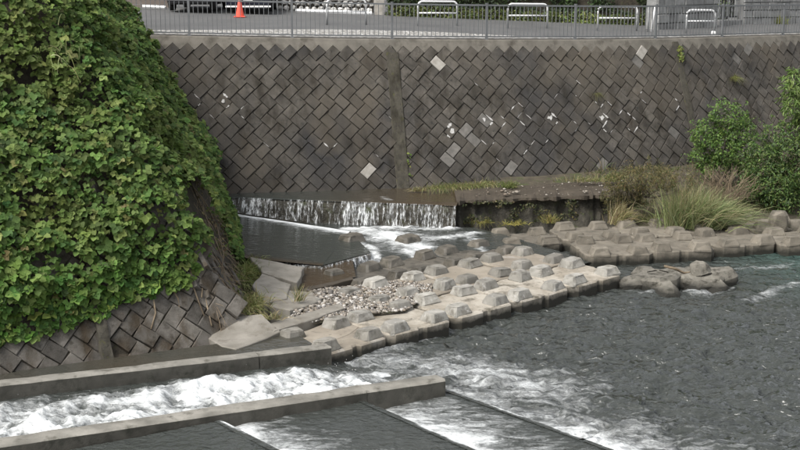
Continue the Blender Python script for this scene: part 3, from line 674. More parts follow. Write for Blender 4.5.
o = npmesh('waterfall', np.stack([px_ + wnr.x * outw, py_ + wnr.y * outw, .945 - (fall + .1) * v ** 1.15], 1), f, 'curtain'); o['kind'] = 'structure'
# chute below the fall: sloping smooth dark sheet on a concrete apron, then the white cascade between the blocks
q0 = W0 - wd * .9 + wnr * .06; q0.z = .64
def chute_foam(x, y):
    a = Vector((W0.x - wd.x, W0.y - wd.y)); n = (x - W0.x) * wnr.x + (y - W0.y) * wnr.y
    return n
p3, f3, u3, v3 = patch([P(246, 258, .53), P(322, 265.5, .40), P(350, 231, .34), q0], 160, 160); x, y = p3[:, 0], p3[:, 1]
n = chute_foam(x, y)
n = (1 - v3) * (2.5 + 3.0 * (1 - u3))
fo_ = 1.05 * np.exp(-np.maximum(0, n - .05 - .16 * (fbm(x * 2, y * 2, seed=71) - .5)) / (.15 + .10 * u3)) + .35 * np.exp(-np.maximum(0, n - .2) / .3) * fbm(x * 5, y * 5, seed=72) + .28 * sstep(.66, .8, fbm(x * 5, y * 9, seed=73)) * np.exp(-np.maximum(0, n - .2) / 1.6)
brown = sstep(.10, .0, v3) * .8
o = npmesh('chute_water', np.stack([x, y, p3[:, 2] + .012 * (fbm(x * 2, y * 3, seed=74) - .5)], 1), f3, 'pool', attrs={'foam': np.clip(fo_, 0, 1), 'tint': brown}); o['kind'] = 'structure'
p4, f4, u4, v4 = patch([P(322, 265.5, .395), P(371, 252.5, .375), P(362, 244, .36), P(350, 231, .34)], 60, 60); x, y = p4[:, 0], p4[:, 1]
o = npmesh('chute_water', np.stack([x, y, p4[:, 2] + .012 * (fbm(x * 2, y * 3, seed=74) - .5) * sstep(0, .2, u4)], 1), f4, 'pool', attrs={'foam': x * 0, 'tint': x * 0}); o['kind'] = 'structure'
# concrete lip that holds the chute water
rt = root('chute_lip', P(345, 262, .0), 'submerged concrete lip at the foot of the smooth dark chute', 'lip')
mb = MB(); a, b, c = P(318, 266.5, .40), P(371, 253.3, .38), P(335, 238.5, .36)
poly = [(a.x, a.y), (b.x, b.y), (b.x - .12, b.y + .10), (c.x, c.y), (a.x - .4, a.y + .3)]
mb.prism(poly, -.5, [.375, .355, .355, .33, .37]); mb.obj('slab', 'wetc', rt)
# thin falls over the lip, brown puddle below it
lipa, lipb = P(300, 263.5, .43), P(372, 252.6, .375); nu, nv = 160, 8; u, v = np.meshgrid(np.linspace(0, 1, nu), np.linspace(0, 1, nv)); u = u.ravel(); v = v.ravel()
lx = np.interp(u, [0, .35, 1], [P(285, 261, .44).x, P(321, 265.8, .40).x, lipb.x]); ly = np.interp(u, [0, .35, 1], [P(285, 261, .44).y, P(321, 265.8, .40).y, lipb.y])
i = np.arange(nu * nv).reshape(nv, nu); f = np.stack([i[:-1, :-1], i[1:, :-1], i[1:, 1:], i[:-1, 1:]], -1).reshape(-1, 4)
o = npmesh('lip_overflow', np.stack([lx + .02 + .04 * v, ly - .03 - .10 * v - .05 * fbm(u * 40, v), .405 - .02 * u - .26 * v ** 1.3], 1), f, 'curtain'); o['kind'] = 'structure'
p, f, u, v = patch([P(298, 289, .335), P(356, 277, .335), P(352, 258, .335), P(262, 258, .335)], 40, 40); x, y = p[:, 0], p[:, 1]
o = npmesh('brown_puddle', np.stack([x, y, .335 + .006 * fbm(x * 3, y * 3)], 1), f, 'pool', attrs={'foam': x * 0, 'tint': .75 + .25 * fbm(x, y)}); o['kind'] = 'structure'
# cascade water: from the fall's foot to the blocks
x, y, f = grid(-5.0, 5.2, 24.0, 33.0, .045)
inside = np.ones(len(x), bool)
n = (x - W0.x) * wnr.x + (y - W0.y) * wnr.y; s = (x - W0.x) * wd.x + (y - W0.y) * wd.y
st = np.maximum.reduce([
    1.05 * stroke_field(x, y, pxs([(345, 229, .22), (400, 228, .3), (452, 229, .25)], .3), 1),
    1.0 * stroke_field(x, y, pxs([(368, 233, .75), (395, 238, .9), (415, 246, .7)], .3), 1),
    .85 * stroke_field(x, y, pxs([(345, 240, .22), (372, 249, .22), (380, 262, .14)], .25), 1),
    .95 * stroke_field(x, y, pxs([(300, 268, .12), (335, 262, .18), (368, 256, .2), (382, 266, .16)], .25), 1) * .8,
    .85 * stroke_field(x, y, pxs([(405, 250, .3), (420, 256, .3), (430, 262, .18)], .25), 1),
    .80 * stroke_field(x, y, pxs([(418, 243, .3), (445, 240, .32), (474, 235, .26)], .25), 1),
    .70 * stroke_field(x, y, pxs([(460, 236, .3), (474, 242, .28), (484, 252, .14)], .25), 1)])
low = .30 - .16 * sstep(31, 27, y) - .10 * sstep(2.6, 4.2, x)
fo_ = st * (.72 + .8 * (fbm(x * 3, y * 3, seed=81) - .35))
zz = low + st * .13 * (fbm(x * 3, y * 3, seed=82) - .3) + .03 * (fbm(x * 2, y * 3, seed=83) - .5) + st * .06 * (fbm(x * 9, y * 9, seed=84, o=2) - .4)
ca, sa = math.cos(R(42)), math.sin(R(42)); al = x * ca + y * sa; ac = y * ca - x * sa
keep = (ac > 18.3) & (n > -.2) & (x > -4.2) & (al < 23.0 + 0 * al)
brown = sstep(27.5, 26.2, y) * sstep(-.3, -1.0, x)
o = npmesh('cascade_water', np.stack([x, y, zz], 1), f[keep[f].all(1)], 'rapid', attrs={'foam': np.clip(fo_, 0, 1.1), 'tint': brown}); o['kind'] = 'structure'
# still brown puddle behind the far channel wall and by the brown sill
pa = [FW0 - fn * 6 + wn * .0, FW1, FW1 + wn * 1.3, FW0 - fn * 6 + wn * 2.2]
for q in pa: q.z = .34
p, f, u, v = patch(pa, 90, 20); x, y = p[:, 0], p[:, 1]
o = npmesh('ditch_water', np.stack([x, y, .34 + .004 * fbm(x * 2, y * 2)], 1), f, 'pool', attrs={'foam': x * 0, 'tint': x * 0 + .10 + .5 * fbm(x, y, seed=3)}); o['kind'] = 'structure'
# ---- knobbed apron blocks
def slab_poly(hx, hy, r):
    c = .16; nt_ = .10
    p = [(-hx + c, -hy), (-.12, -hy), (-.05, -hy + nt_ * .6), (.05, -hy + nt_ * .6), (.12, -hy), (hx - c, -hy), (hx, -hy + c), (hx, -.1), (hx - .05, 0), (hx, .1), (hx, hy - c), (hx - c, hy), (.12, hy), (.0, hy - nt_ * .5), (-.12, hy), (-hx + c, hy), (-hx, hy - c), (-hx, .1), (-hx + .05, 0), (-hx, -.1), (-hx, -hy + c)]
    return [(x + r.uniform(-.012, .012), y + r.uniform(-.012, .012)) for x, y in p]
def knob_mesh(m, seed, big=1.):
    r = random.Random(seed); V = []; lv = [(.275, .225, -.03), (.27, .22, .02), (.212, .158, .185), (.20, .146, .20), (.185, .131, .205)]
    for hx, hy, zz in lv:
        c = .045
        for x, y in ((-hx + c, -hy), (hx - c, -hy), (hx, -hy + c), (hx, hy - c), (hx - c, hy), (-hx + c, hy), (-hx, hy - c), (-hx, -hy + c)): V.append(((x + r.gauss(0, .008)) * big, (y + r.gauss(0, .008)) * big, (zz + r.gauss(0, .005)) * big))
    fs = [(l * 8 + i, l * 8 + (i + 1) % 8, l * 8 + 8 + (i + 1) % 8, l * 8 + 8 + i) for l in range(4) for i in range(8)] + [tuple(range(32, 40))]
    return meshdata('knob', V, fs, m)
def slab_mesh(m, seed, hx=.885, hy=.755):
    r = random.Random(seed); mb = MB(); po = slab_poly(hx, hy, r); mb.prism(po, -.75, 0., .03); return mb.mesh('slab', m)
SL = {m: [slab_mesh(m, i) for i in range(3)] for m in ('slab', 'slabpale', 'wetc', 'oldc')}
KN = {m: [knob_mesh(m, i + 9) for i in range(5)] for m in ('knob', 'knobpale', 'wetc', 'oldc')}
def apron_block(x, y, rz, ztop, sm_, km, label, group, seed, kx=.55, ky=.5, tilt=(0, 0), skip=()):
    r = random.Random(seed)
    rt = bpy.data.objects.new('apron_block', None); COL.objects.link(rt)
    rt.location = (x, y, ztop); rt.rotation_euler = (tilt[0] + r.gauss(0, .012), tilt[1] + r.gauss(0, .012), rz + r.gauss(0, .015))
    setp(rt, label, 'concrete block', group)
    o = bpy.data.objects.new('slab', r.choice(SL[sm_])); COL.objects.link(o); o.parent = rt
    for i, (sx, sy) in enumerate(((-1, -1), (1, -1), (1, 1), (-1, 1))):
        if i in skip: continue
        o = bpy.data.objects.new('knob', r.choice(KN[km])); COL.objects.link(o); o.parent = rt
        o.location = (sx * kx + r.gauss(0, .015), sy * ky + r.gauss(0, .015), 0); o.rotation_euler = (r.gauss(0, .03), r.gauss(0, .03), r.gauss(0, .06)); o.scale = (r.uniform(.84, 1.0), r.uniform(.84, 1.0), r.uniform(.74, .98))
    return rt
def lat(al, ac, ang): a = R(ang); return al * math.cos(a) - ac * math.sin(a), al * math.sin(a) + ac * math.cos(a)
G1, G2 = 'knobbed blocks of the near apron', 'knobbed blocks of the far apron'
sd_ = 100
for i, al in enumerate((13.83, 15.55, 17.38, 19.2, 21.06)):
    x, y = lat(al, 17.36, 42); sd_ += 1
    lab = ('stained knobbed block half sunk at the end of the short channel wall', 'pale knobbed block in the river edge row, second from the short channel wall', 'pale knobbed block in the river edge row, third from the short channel wall', 'pale knobbed block in the river edge row, next to the tip block', 'pale knobbed concrete block at the tip of the near apron, facing the star blocks')[i]
    apron_block(x, y, R(42),   .30 + (0 if i else -.03), 'slabpale' if i else 'slab', 'knobpale' if i else 'knob', lab, G1, sd_, tilt=(-.01, 0))
for i, al in enumerate((15.5, 17.38, 19.2, 21.06)):
    x, y = lat(al, 18.96, 42); sd_ += 1
    lab = ('knobbed concrete block with its slab buried by the gravel patch', 'beige knobbed block in the middle row of the near apron, right beside the gravel', 'beige knobbed block in the middle row, between the gravel side block and the end block', 'beige knobbed block at the far end of the middle row of the near apron')[i]
    apron_block(x, y, R(42), .32 if i else .26, 'slab', 'knobpale' if i < 2 else 'knob', lab, G1, sd_, tilt=(.008, 0), skip=(0,) if i == 0 else ())
for i, al in enumerate((17.42, 19.2, 21.06)):
    x, y = lat(al, 20.5, 42); sd_ += 1
    lab = ('wet dark knobbed block in the cascade, next to the lip of the dark chute', 'wet dark knobbed block in the cascade, between two other wet blocks', 'wet dark knobbed block at the end of the cascade, opposite the eroded ledge')[i]
    apron_block(x, y, R(42), .24 if i < 2 else .26, 'wetc', 'wetc', lab, G1, sd_)
for k, (px, py, z_) in enumerate([(352, 241.5, .30), (408, 243, .25)]):     # loose knobs awash in the white water
    q = P(px, py, z_); rt = root('sunken_block', q - Vector((0, 0, .3)), ('dark block top breaking the foam beside the dark chute', 'dark block top breaking the foam under the middle of the waterfall')[k], 'concrete block', 'blocks awash below the waterfall')
    o = inst('knob', KN['wetc'][k], Matrix.Translation(q - Vector((0, 0, .06))) @ Matrix.Rotation(R(42), 4, 'Z') @ Matrix.Scale(1.25, 4), rt)
for i, (al, ac, skip) in enumerate(((10.45, 28.35, ()), (12.13, 28.42, ()), (13.95, 28.75, ()), (15.75, 28.55, ()), (17.5, 28.6, ()))):
    x, y = lat(al, ac, 10); sd_ += 1
    apron_block(x, y, R(10 + (6 if i == 2 else 0)), .30, 'oldc', 'oldc', ('brown knobbed block at the corner of the far apron, beside the dark inlet', 'brown knobbed block on the green water edge, second from the dark inlet corner', 'slightly turned brown knobbed block on the green water edge below the reed fountain', 'brown knobbed block on the green water edge, just past the turned block', 'brown knobbed block on the green water edge below the dark bush')[i], G2, sd_, kx=.5, ky=.55)
for i, (al, ac) in enumerate(((8.62, 30.0), (10.42, 30.1), (12.2, 30.15), (14.0, 30.4), (15.8, 30.35))):
    x, y = lat(al, ac, 10); sd_ += 1
    apron_block(x, y, R(10), .30 if i else .22, 'oldc', 'oldc', ('wet knobbed concrete block at the foot of the dark eroded ledge', 'brown knobbed block in the back row of the far apron, left of the straw tuft', 'brown knobbed block in the back row between the straw tuft and reed fountain', 'brown knobbed block at the root of the reed fountain', 'brown knobbed block in the back row beside the dark boulder')[i], G2, sd_, kx=.5, ky=.55)
q = P(778, 226, .4); rt = root('boulder', q, 'dark square boulder behind the far apron under the bushes', 'boulder')
def rock(V0, seed, sub=2, amp=.25, flat=1.):
    bm = bmesh.new(); bmesh.ops.create_icosphere(bm, subdivisions=sub, radius=1)
    v = np.array([x.co[:] for x in bm.verts]); f = [[a.index for a in q.verts] for q in bm.faces]; bm.free()
    v *= (1 + amp * (fbm(v[:, 0] * 1.6 + seed, v[:, 1] * 1.6, v[:, 2] * 1.6, seed=seed) - .5) * 2)[:, None]; v[:, 2] *= flat
    return v, f
v, f = rock(0, 4, 2, .3); v = np.sign(v) * np.abs(v) ** .6
obj('rock', v * [.24, .24, .34] + [q.x, q.y, q.z + .1], f, 'oldc', rt)
# ---- two loose star shaped blocks in the river
def star_block(q, rz, tilt, label, arms, seed):
    rt = bpy.data.objects.new('star_block', None); COL.objects.link(rt); rt.location = q; rt.rotation_euler = (*tilt, rz); setp(rt, label, 'concrete block', 'loose star blocks in the river')
    r = random.Random(seed); mb = MB()
    n = 8; V = []; 
    for zz, rad in ((-.5, .5), (-.1, .56), (.10, .55), (.17, .46)):
        V += [(rad * math.cos(6.283 * (k + .5) / n), rad * math.sin(6.283 * (k + .5) / n), zz + r.gauss(0, .012)) for k in range(n)]
    mb.add(V, [(l * n + i, l * n + (i + 1) % n, l * n + n + (i + 1) % n, l * n + n + i) for l in range(3) for i in range(n)] + [tuple(range(3 * n, 4 * n))]); mb.obj('core', 'starc').parent = rt
    for a, pit, ln in arms:
        kr = .80 if pit > 1 else 1.                       # direction, pitch, length
        m2 = MB(); V = []
        for t, wr_ in ((.25, .35), (.6, .32), (.86, .265), (.96, .20), (1., .12)):
            for k in range(8):
                g = 6.283 * (k + .5) / 8; V.append((t * ln + r.gauss(0, .012), wr_ * kr * math.cos(g) + r.gauss(0, .012), wr_ * kr * math.sin(g) * .92 - .12 * (kr > .9) + r.gauss(0, .008)))
        m2.add(V, [(l * 8 + i, l * 8 + 8 + i, l * 8 + 8 + (i + 1) % 8, l * 8 + (i + 1) % 8)[::-1] for l in range(4) for i in range(8)] + [tuple(range(32, 40))])
        M = Matrix.Rotation(a, 4, 'Z') @ Matrix.Rotation(-pit, 4, 'Y')
        o = obj('arm', [M @ Vector(p) for p in m2.v], m2.f, 'starc'); o.parent = rt
    return rt
star_block(P(657, 281, .12), R(20), (R(-2), R(-3)), 'star shaped concrete block lying flat in the river, stick across it', [(R(168), .05, .92), (R(88), .12, .9), (R(10), .10, .95), (R(258), -.10, 1.0)], 1)
star_block(P(701, 280, .12), R(5), (R(14), R(-4)), 'tilted star shaped concrete block in the river with arms pointing up', [(R(180), .05, .72), (R(95), 1.1, .44), (R(5), .16, .85), (R(238), .0, .72), (R(300), .0, .75)], 2)
kx_ = P(648, 270, .25); 
rt = root('driftwood_stick', P(675, 270, .4), 'pale stick wedged between the two star blocks', 'stick')
MB().tube([P(664, 266, .62), P(676, 269, .56), P(684, 273, .42), P(690, 272, .5)], [.03, .035, .03, .015], 6).obj('branch', 'vine', rt, True)
# ---- broken slabs and brown sill at the foot of the bank
def slab_thing(name, pix, z, th, m, label, cat='slab', group='broken concrete slabs', cham=.015):
    pts_ = [P(a, b, zz) for (a, b), zz in zip(pix, z if isinstance(z, (list, tuple)) else [z] * len(pix))]
    ar = sum(pts_[i].x * pts_[(i + 1) % len(pts_)].y - pts_[(i + 1) % len(pts_)].x * pts_[i].y for i in range(len(pts_)))
    if ar < 0: pts_ = pts_[::-1]
    # break each edge into slightly uneven steps
    out = []; r = random.Random(int(pix[0][0]))
    for i, p in enumerate(pts_):
        q = pts_[(i + 1) % len(pts_)]; n = max(1, int((q - p).length / .3))
        for k in range(n): out.append(p + (q - p) * (k / n) + (Vector((r.gauss(0, .018), r.gauss(0, .018), r.gauss(0, .006))) if k else Vector()))
    c = sum(out, Vector()) / len(out)
    rt = root(name, c - Vector((0, 0, th)), label, cat, group)
    mb = MB(); mb.prism([(p.x, p.y) for p in out], [p.z - th for p in out], [p.z for p in out], cham); mb.obj('slab', m, rt); return rt
MT['paleslab'] = mat('weathered_slab', [(.25, (.15, .138, .115)), (.5, (.215, .20, .172)), (.75, (.285, .266, .232))], 2.2, 9, .88, (40, .6, .012), .1, spots=((.15, .135, .11), 4, .52, .7), fine=((.10, .09, .075), 8, .64, .74))
slab_thing('broken_slab', [(202, 334), (228, 318), (262, 314), (281, 331), (236, 349), (222, 346)], [.36, .56, .60, .42, .36, .36], .5, 'paleslab', 'grey sloping concrete slab with dark stains at the corner of the leafy bank')
slab_thing('broken_slab', [(250, 257), (304, 267), (297, 283), (262, 272)], [.60, .52, .50, .56], .6, 'paleslab', 'upper pale concrete step beside the smooth dark chute')
slab_thing('broken_slab', [(262, 273.5), (291, 284), (287, 298), (264, 303), (252, 285)], [.54, .49, .47, .47, .55], .6, 'paleslab', 'middle pale concrete slab between the bank and the gravel')
slab_thing('broken_slab', [(288, 290), (312, 292), (318, 301), (290, 310), (270, 306)], [.45, .44, .42, .42, .44], .6, 'paleslab', 'rough pale slab edge beside the gravel patch')
slab_thing('concrete_beam', [(268, 324), (340, 303), (345, 308), (274, 331)], [.44, .41, .41, .44], .5, 'paleslab', 'narrow concrete beam lying beside the gravel patch', 'beam')
slab_thing('brown_slab', [(255, 346), (330, 322), (372, 318), (350, 334), (326, 343)], .285, .6, 'slab', 'brown stained concrete floor between the beam and the channel wall')
slab_thing('brown_beam', [(300, 289), (352, 276.5), (354, 279), (303, 292)], [.40, .36, .36, .40], .5, 'brown', 'thin brown concrete beam along the shallow brown pool', 'beam')
# gravel patch: one ground sheet and loose pebbles
gp = [P(a, b, .33) for a, b in ((300, 294), (330, 289), (360, 286), (385, 282), (432, 284), (432, 296), (405, 312), (348, 318), (300, 326), (285, 322), (300, 308))]
obj('gravel_bar', [(p.x, p.y, .325) for p in gp], [tuple(range(len(gp)))[::-1]], 'bank')['kind'] = 'structure'
def inpoly(pts_, x, y):
    c = False; j = len(pts_) - 1
    for i in range(len(pts_)):
        if (pts_[i].y > y) != (pts_[j].y > y) and x < (pts_[j].x - pts_[i].x) * (y - pts_[i].y) / (pts_[j].y - pts_[i].y) + pts_[i].x: c = not c
        j = i
    return c
v0, f0 = rock(0, 2, 1, .3, .6); f0 = np.array(f0)
VV = []; FF = []; nn = 0; r = random.Random(6); CC = []
xs0, xs1 = min(p.x for p in gp), max(p.x for p in gp); ys0, ys1 = min(p.y for p in gp), max(p.y for p in gp)
while nn < 5200:
    x, y = r.uniform(xs0, xs1), r.uniform(ys0, ys1)
    if not inpoly(gp, x, y): continue
    s = min(.065, .012 + r.expovariate(1 / .010)); A_ = np.array(Matrix.Rotation(r.uniform(0, 6), 3, 'Z') @ Matrix.Rotation(r.gauss(0, .4), 3, 'X'))
    VV.append((v0 * s * [1, r.uniform(.6, 1), 1]) @ A_.T + [x, y, .335 + s * .3 + .05 * float(fbm(x * 1.5, y * 1.5))]); FF.append(f0 + nn * len(v0)); nn += 1
    g = r.choice(((.24, .21, .175), (.17, .15, .125), (.12, .11, .10), (.32, .29, .25), (.21, .175, .135), (.42, .40, .37))); CC.append(np.tile(g, (len(v0), 1)))
m_, nt_, b_n = base('pebble_mix'); at = nt_.nodes.new('ShaderNodeAttribute'); at.attribute_name = 'Col'; nt_.links.new(at.outputs['Color'], b_n.inputs['Base Color']); b_n.inputs['Roughness'].default_value = .85; MT['pebblemix'] = m_
setp(npmesh('pebbles', np.concatenate(VV), np.concatenate(FF), 'pebblemix', col=np.concatenate(CC), smooth=False), 'loose grey and white pebbles heaped between the apron blocks', 'gravel', kind='stuff')
# ---- eroded ledge right of the waterfall and the planted bank behind the far apron
L0, L1 = P(456, 200, .98), P(640, 192.5, .98)
lr = root('ledge', (L0 + L1) / 2 - Vector((0, 0, .9)), 'flat brown concrete ledge with a dark undercut mossy face beside the waterfall', 'ledge')
def ledge_back(t): q = L0 + (L1 - L0) * t; return q
n = 60; V = []; r = random.Random(4)
for i in range(n + 1):
    t = i / n; q = L0 + (L1 - L0) * t - Vector((.0, 0, 0)); nd_ = Vector((.02, -1, 0)); jj = float(fbm(t * 14, 1.5, seed=91) - .5)
    back = q + Vector((.0, 3.4, .08)); e = q + nd_ * (.9 * jj + .25 * float(fbm(t * 40, 2.2) - .5))
    V += [back, e + Vector((0, .9, .03)), e + Vector((0, 0, .22 * jj - .03)), e + Vector((0, -.02, -.07 - .08 * float(fbm(t * 20, 4.)))), e + Vector((0, .04, -.14)), e + Vector((0, .02 + .30 * float(fbm(t * 22, 7.)), -.22)), e + Vector((0, -.05 + .35 * float(fbm(t * 17, 3.)), -.42)), e + Vector((0, -.25 + .45 * float(fbm(t * 25, 9.)), -.60)), e + Vector((0, -.5, -1.5))]
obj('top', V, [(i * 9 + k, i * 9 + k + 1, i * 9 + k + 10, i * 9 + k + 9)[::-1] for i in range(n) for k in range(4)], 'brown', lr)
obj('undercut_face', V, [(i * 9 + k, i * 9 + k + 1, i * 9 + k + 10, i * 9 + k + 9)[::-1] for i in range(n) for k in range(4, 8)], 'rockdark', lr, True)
mn = 2600; tt = rng.uniform(0, 1, mn); hh_ = rng.uniform(-.66, -.02, mn); gk = fbm(tt * 13, hh_ * 5, seed=151) > .50; tt, hh_ = tt[gk], hh_[gk]; mn = len(tt)
mp = np.stack([L0.x + (L1.x - L0.x) * tt, L0.y + (L1.y - L0.y) * tt - .12 - .15 * rng.uniform(size=mn) + .12 * (hh_ < -.2), .98 + hh_], 1)
v, f, c = leaf_array(mp, np.array([0, -.8, .5]) + rng.normal(0, .5, (mn, 3)), rng.uniform(.03, .075, mn), cols(mn, [(.045, .055, .018), (.07, .075, .025), (.10, .085, .035), (.03, .036, .014)], jit=.3))
setp(npmesh('moss', v, f, 'bushleaf', lr, col=c, smooth=False), kind='stuff')
# bank sheet
nu, nv = 70, 40; x0, x1 = 3.0, 24.0
V = []; 
def bank_z(x, y):
    # rises from the back of the far apron to the foot of the wall
    yf = 30.9 + (x - 4) * .19; yb = float(np.interp(x, CX, CY)) - 1.55
    t = min(1, max(0, (y - yf) / max(.5, yb - yf)))
    return .18 + 1.0 * (t * t * (3 - 2 * t)) * .95 + .16 * (float(fbm(x * .9, y * .9, seed=101)) - .5)
for j in range(nv + 1):
    for i in range(nu + 1):
        x = x0 + (x1 - x0) * i / nu; yf = 30.4 + (x - 4) * .19; yb = float(np.interp(x, CX, CY)) - .9; y = yf + (yb - yf) * j / nv
        zz = bank_z(x, y)
        if x < 6.6 and y < L0.y + (L1.y - L0.y) * (x - L0.x) / (L1.x - L0.x) + 1.2: zz = min(zz, -.1)
        V.append((x, y, zz))
obj('bank', V, [(j * (nu + 1) + i, j * (nu + 1) + i + 1, (j + 1) * (nu + 1) + i + 1, (j + 1) * (nu + 1) + i) for j in range(nv) for i in range(nu)], 'bank', None, True)['kind'] = 'structure'
# ================================================================== LEAFY SPUR OF THE BANK
T0, T1, T2 = P(0, 372, .34), P(238, 331, .34), P(232, 215, .55)
d1 = (T1 - T0); d1.z = 0; d1.normalize(); n1 = Vector((-d1.y, d1.x, 0))          # inward normal of the river face
d2 = (T2 - T1); d2.z = 0; d2.normalize(); n2 = Vector((-d2.y, d2.x, 0))          # inward normal of the stream face
SB = .58; HTOP = 6.3
def sp_d(x, y):
    a = (x - T1.x) * n1.x + (y - T1.y) * n1.y; b = (x - T1.x) * n2.x + (y - T1.y) * n2.y; k = .55
    h = np.clip(.5 + .5 * (b - a) / k, 0, 1); return b * (1 - h) + a * h - k * h * (1 - h) + .14
def sp_z(x, y):
    h = sp_d(x, y) / SB; return .3 + np.where(h < HTOP, h, HTOP + (h - HTOP) * .06)
bank = root('bank_revetment', (T1.x - 2, T1.y, .3), 'dark sloping block revetment of the near bank half buried under vines', 'revetment')
x, y, f = grid(-26, -2.6, 12, 40, .22); dd = sp_d(x, y); keep = dd > -.5
zz = sp_z(x, y) + .05 * (fbm(x * 2, y * 2, seed=111) - .5) - .05
o = npmesh('soil_core', np.stack([x, y, zz], 1), f[keep[f].all(1)], 'dirt', bank)
# blocks on the river face, in the same diagonal bond
nf1 = (-n1 + Vector((0, 0, SB))).normalized(); up1 = (n1 * SB + Vector((0, 0, 1))).normalized()
SPB = {k: [b.mesh('bank_block', 'spur') for b in v] for k, v in BM.items()}
rest = MB(); cnt = 0; r = random.Random(21)
def spur_pos(u, h): return T1 + d1 * u + n1 * (SB * h - .14) + Vector((0, 0, h - .04))
GU = None
for k, u, v in lattice(-9.5, .2, 3.6):
    hh = (3.4 - v) / math.hypot(1, SB)              # v runs down from the top of the built area
    if hh < -.1: continue
    p = spur_pos(u, hh)
    if sp_d(p.x, p.y) < ((p - T1).dot(n1)) - .09: continue         # past the rounded corner
    M = Matrix.Identity(4); q = p + nf1 * (.03 + r.gauss(0, .018))
    for i in range(3): M[i][0], M[i][1], M[i][2], M[i][3] = d1[i], up1[i], nf1[i], q[i]
    M = M @ Matrix.Rotation(r.gauss(0, .05), 4, 'Z') @ Matrix.Rotation(r.gauss(0, .05), 4, 'X') @ Matrix.Rotation(r.gauss(0, .05), 4, 'Y')
    inst('block', r.choice(SPB[k]), M, bank)
nf2 = (-n2 + Vector((0, 0, SB))).normalized(); up2 = (n2 * SB + Vector((0, 0, 1))).normalized()
for k, u, v in lattice(.35, 3.2, 2.2):
    hh = (2.0 - v) / math.hypot(1, SB)
    if hh < -.1: continue
    p = T1 + d2 * u + n2 * (SB * hh - .14) + Vector((0, 0, hh - .04))
    if sp_d(p.x, p.y) < ((p - T1).dot(n2)) - .09: continue
    M = Matrix.Identity(4); q = p + nf2 * (.03 + r.gauss(0, .02))
    for i in range(3): M[i][0], M[i][1], M[i][2], M[i][3] = d2[i], up2[i], nf2[i], q[i]
    inst('block', r.choice(SPB[k]), M @ Matrix.Rotation(r.gauss(0, .05), 4, 'Z') @ Matrix.Rotation(r.gauss(0, .06), 4, 'X'), bank)
# rounded corner: courses of blocks turning with the corner
for j in range(10):
    for i in range(4):
        ang = (i + .5 * (j % 2) + .2) / 4.4; nn_ = (n1 * (1 - ang) + n2 * ang).normalized(); hh = .12 + j * .3
        # march in along the blended normal until the surface reaches that height
        a, b = -.5, 6.
        for _ in range(30):
            c = (a + b) / 2; t = T1 + nn_ * c + (d1 * (-.5 + ang * 1.0) + d2 * 0) * (.5 if hh > .0 else 0)
            if float(sp_z(t.x, t.y)) < hh + .3: a = c
            else: b = c
        t.z = hh + .3; nf = (-nn_ + Vector((0, 0, SB))).normalized(); tx = Vector((nn_.y, -nn_.x, 0)); upv = nf.cross(tx); M = Matrix.Identity(4); q = t + nf * (-.01 + r.gauss(0, .015))
        for w_ in range(3): M[w_][0], M[w_][1], M[w_][2], M[w_][3] = tx[w_], upv[w_], nf[w_], q[w_]
        inst('block', r.choice(SPB['/' if j % 2 else '\\']), M @ Matrix.Rotation(r.gauss(0, .05), 4, 'Z'), bank)
# upright concrete rib in the face
ub = (P(106, 355, .34) - T1).dot(d1); mb = MB(); V = []
for i in range(9):
    h = -.1 + i * .2
    for du, off in ((-.11, -.03), (-.10, .10), (.10, .10), (.11, -.03)): V.append(spur_pos(ub + du + r.gauss(0, .012), h) + nf1 * (off + r.gauss(0, .012)))
mb.add(V, [(i * 4 + k, i * 4 + k + 1, i * 4 + k + 5, i * 4 + k + 4) for i in range(8) for k in range(3)]); mb.obj('joint_rib', 'pilaster', bank)
# ---- vine blanket
def inpx(poly, x, y):
    c = np.zeros(x.shape, bool); j = len(poly) - 1
    for i in range(len(poly)):
        (xi, yi), (xj, yj) = poly[i], poly[j]
        c ^= ((yi > y) != (yj > y)) & (x < (xj - xi) * (y - yi) / (yj - yi + 1e-9) + xi); j = i
    return c
def projn(p):
    x, y, z = p[:, 0], p[:, 1], p[:, 2] - CZ; dz = y * cT - z * sT; return 400 + F * x / dz, 225 - F * (y * sT + z * cT) / dz
N = 95000
x = rng.uniform(-13.5, -3.0, N); y = rng.uniform(14.5, 34, N); d = sp_d(x, y); ok = (d > .05) & (d < SB * HTOP + 2.2); x, y, d = x[ok], y[ok], d[ok]
e = .05; z = sp_z(x, y); gx = (sp_z(x + e, y) - sp_z(x - e, y)) / (2 * e); gy = (sp_z(x, y + e) - sp_z(x, y - e)) / (2 * e)
nrm = np.stack([-gx, -gy, np.ones_like(gx)], 1); nrm /= np.linalg.norm(nrm, axis=1, keepdims=True)
p0 = np.stack([x, y, z], 1); qx, qy = projn(p0)
# thickness of the blanket: lumpy, thin at its lower hem
hem = np.interp(qx, [-60, 0, 40, 75, 105, 150, 185, 200, 204], [350, 338, 338, 322, 314, 298, 288, 268, 240]); hem = hem + 16 * (fbm(x * 2.2, y * 2.2, seed=121) - .5) * 2
mainm = (qy < hem) & (qx < 216) & ~((qx > 150) & (qy > np.interp(qx, [150, 176, 186, 196, 206], [320, 285, 240, 190, 165]))  & (qy < 215) & (qx > 190)) & ~((qx > 212) & (qy > 170)) 
strip = inpx([(170, 40), (214, 120), (224, 175), (236, 225), (243, 262), (230, 262), (219, 215), (205, 180), (185, 165)], qx, qy) & (fbm(x * 3, y * 3, z * 3, seed=122) > .40)
grow = sstep(0, 70, hem - qy)
lump = fbm(x * .8, y * .8, z * .8, seed=123, o=3)
th = np.where(mainm, (.10 + .62 * grow * (.45 + 1.5 * np.maximum(0, lump - .30))), .18)
keep = (mainm | strip) & (rng.uniform(size=len(x)) < np.where(mainm, 1, .75))
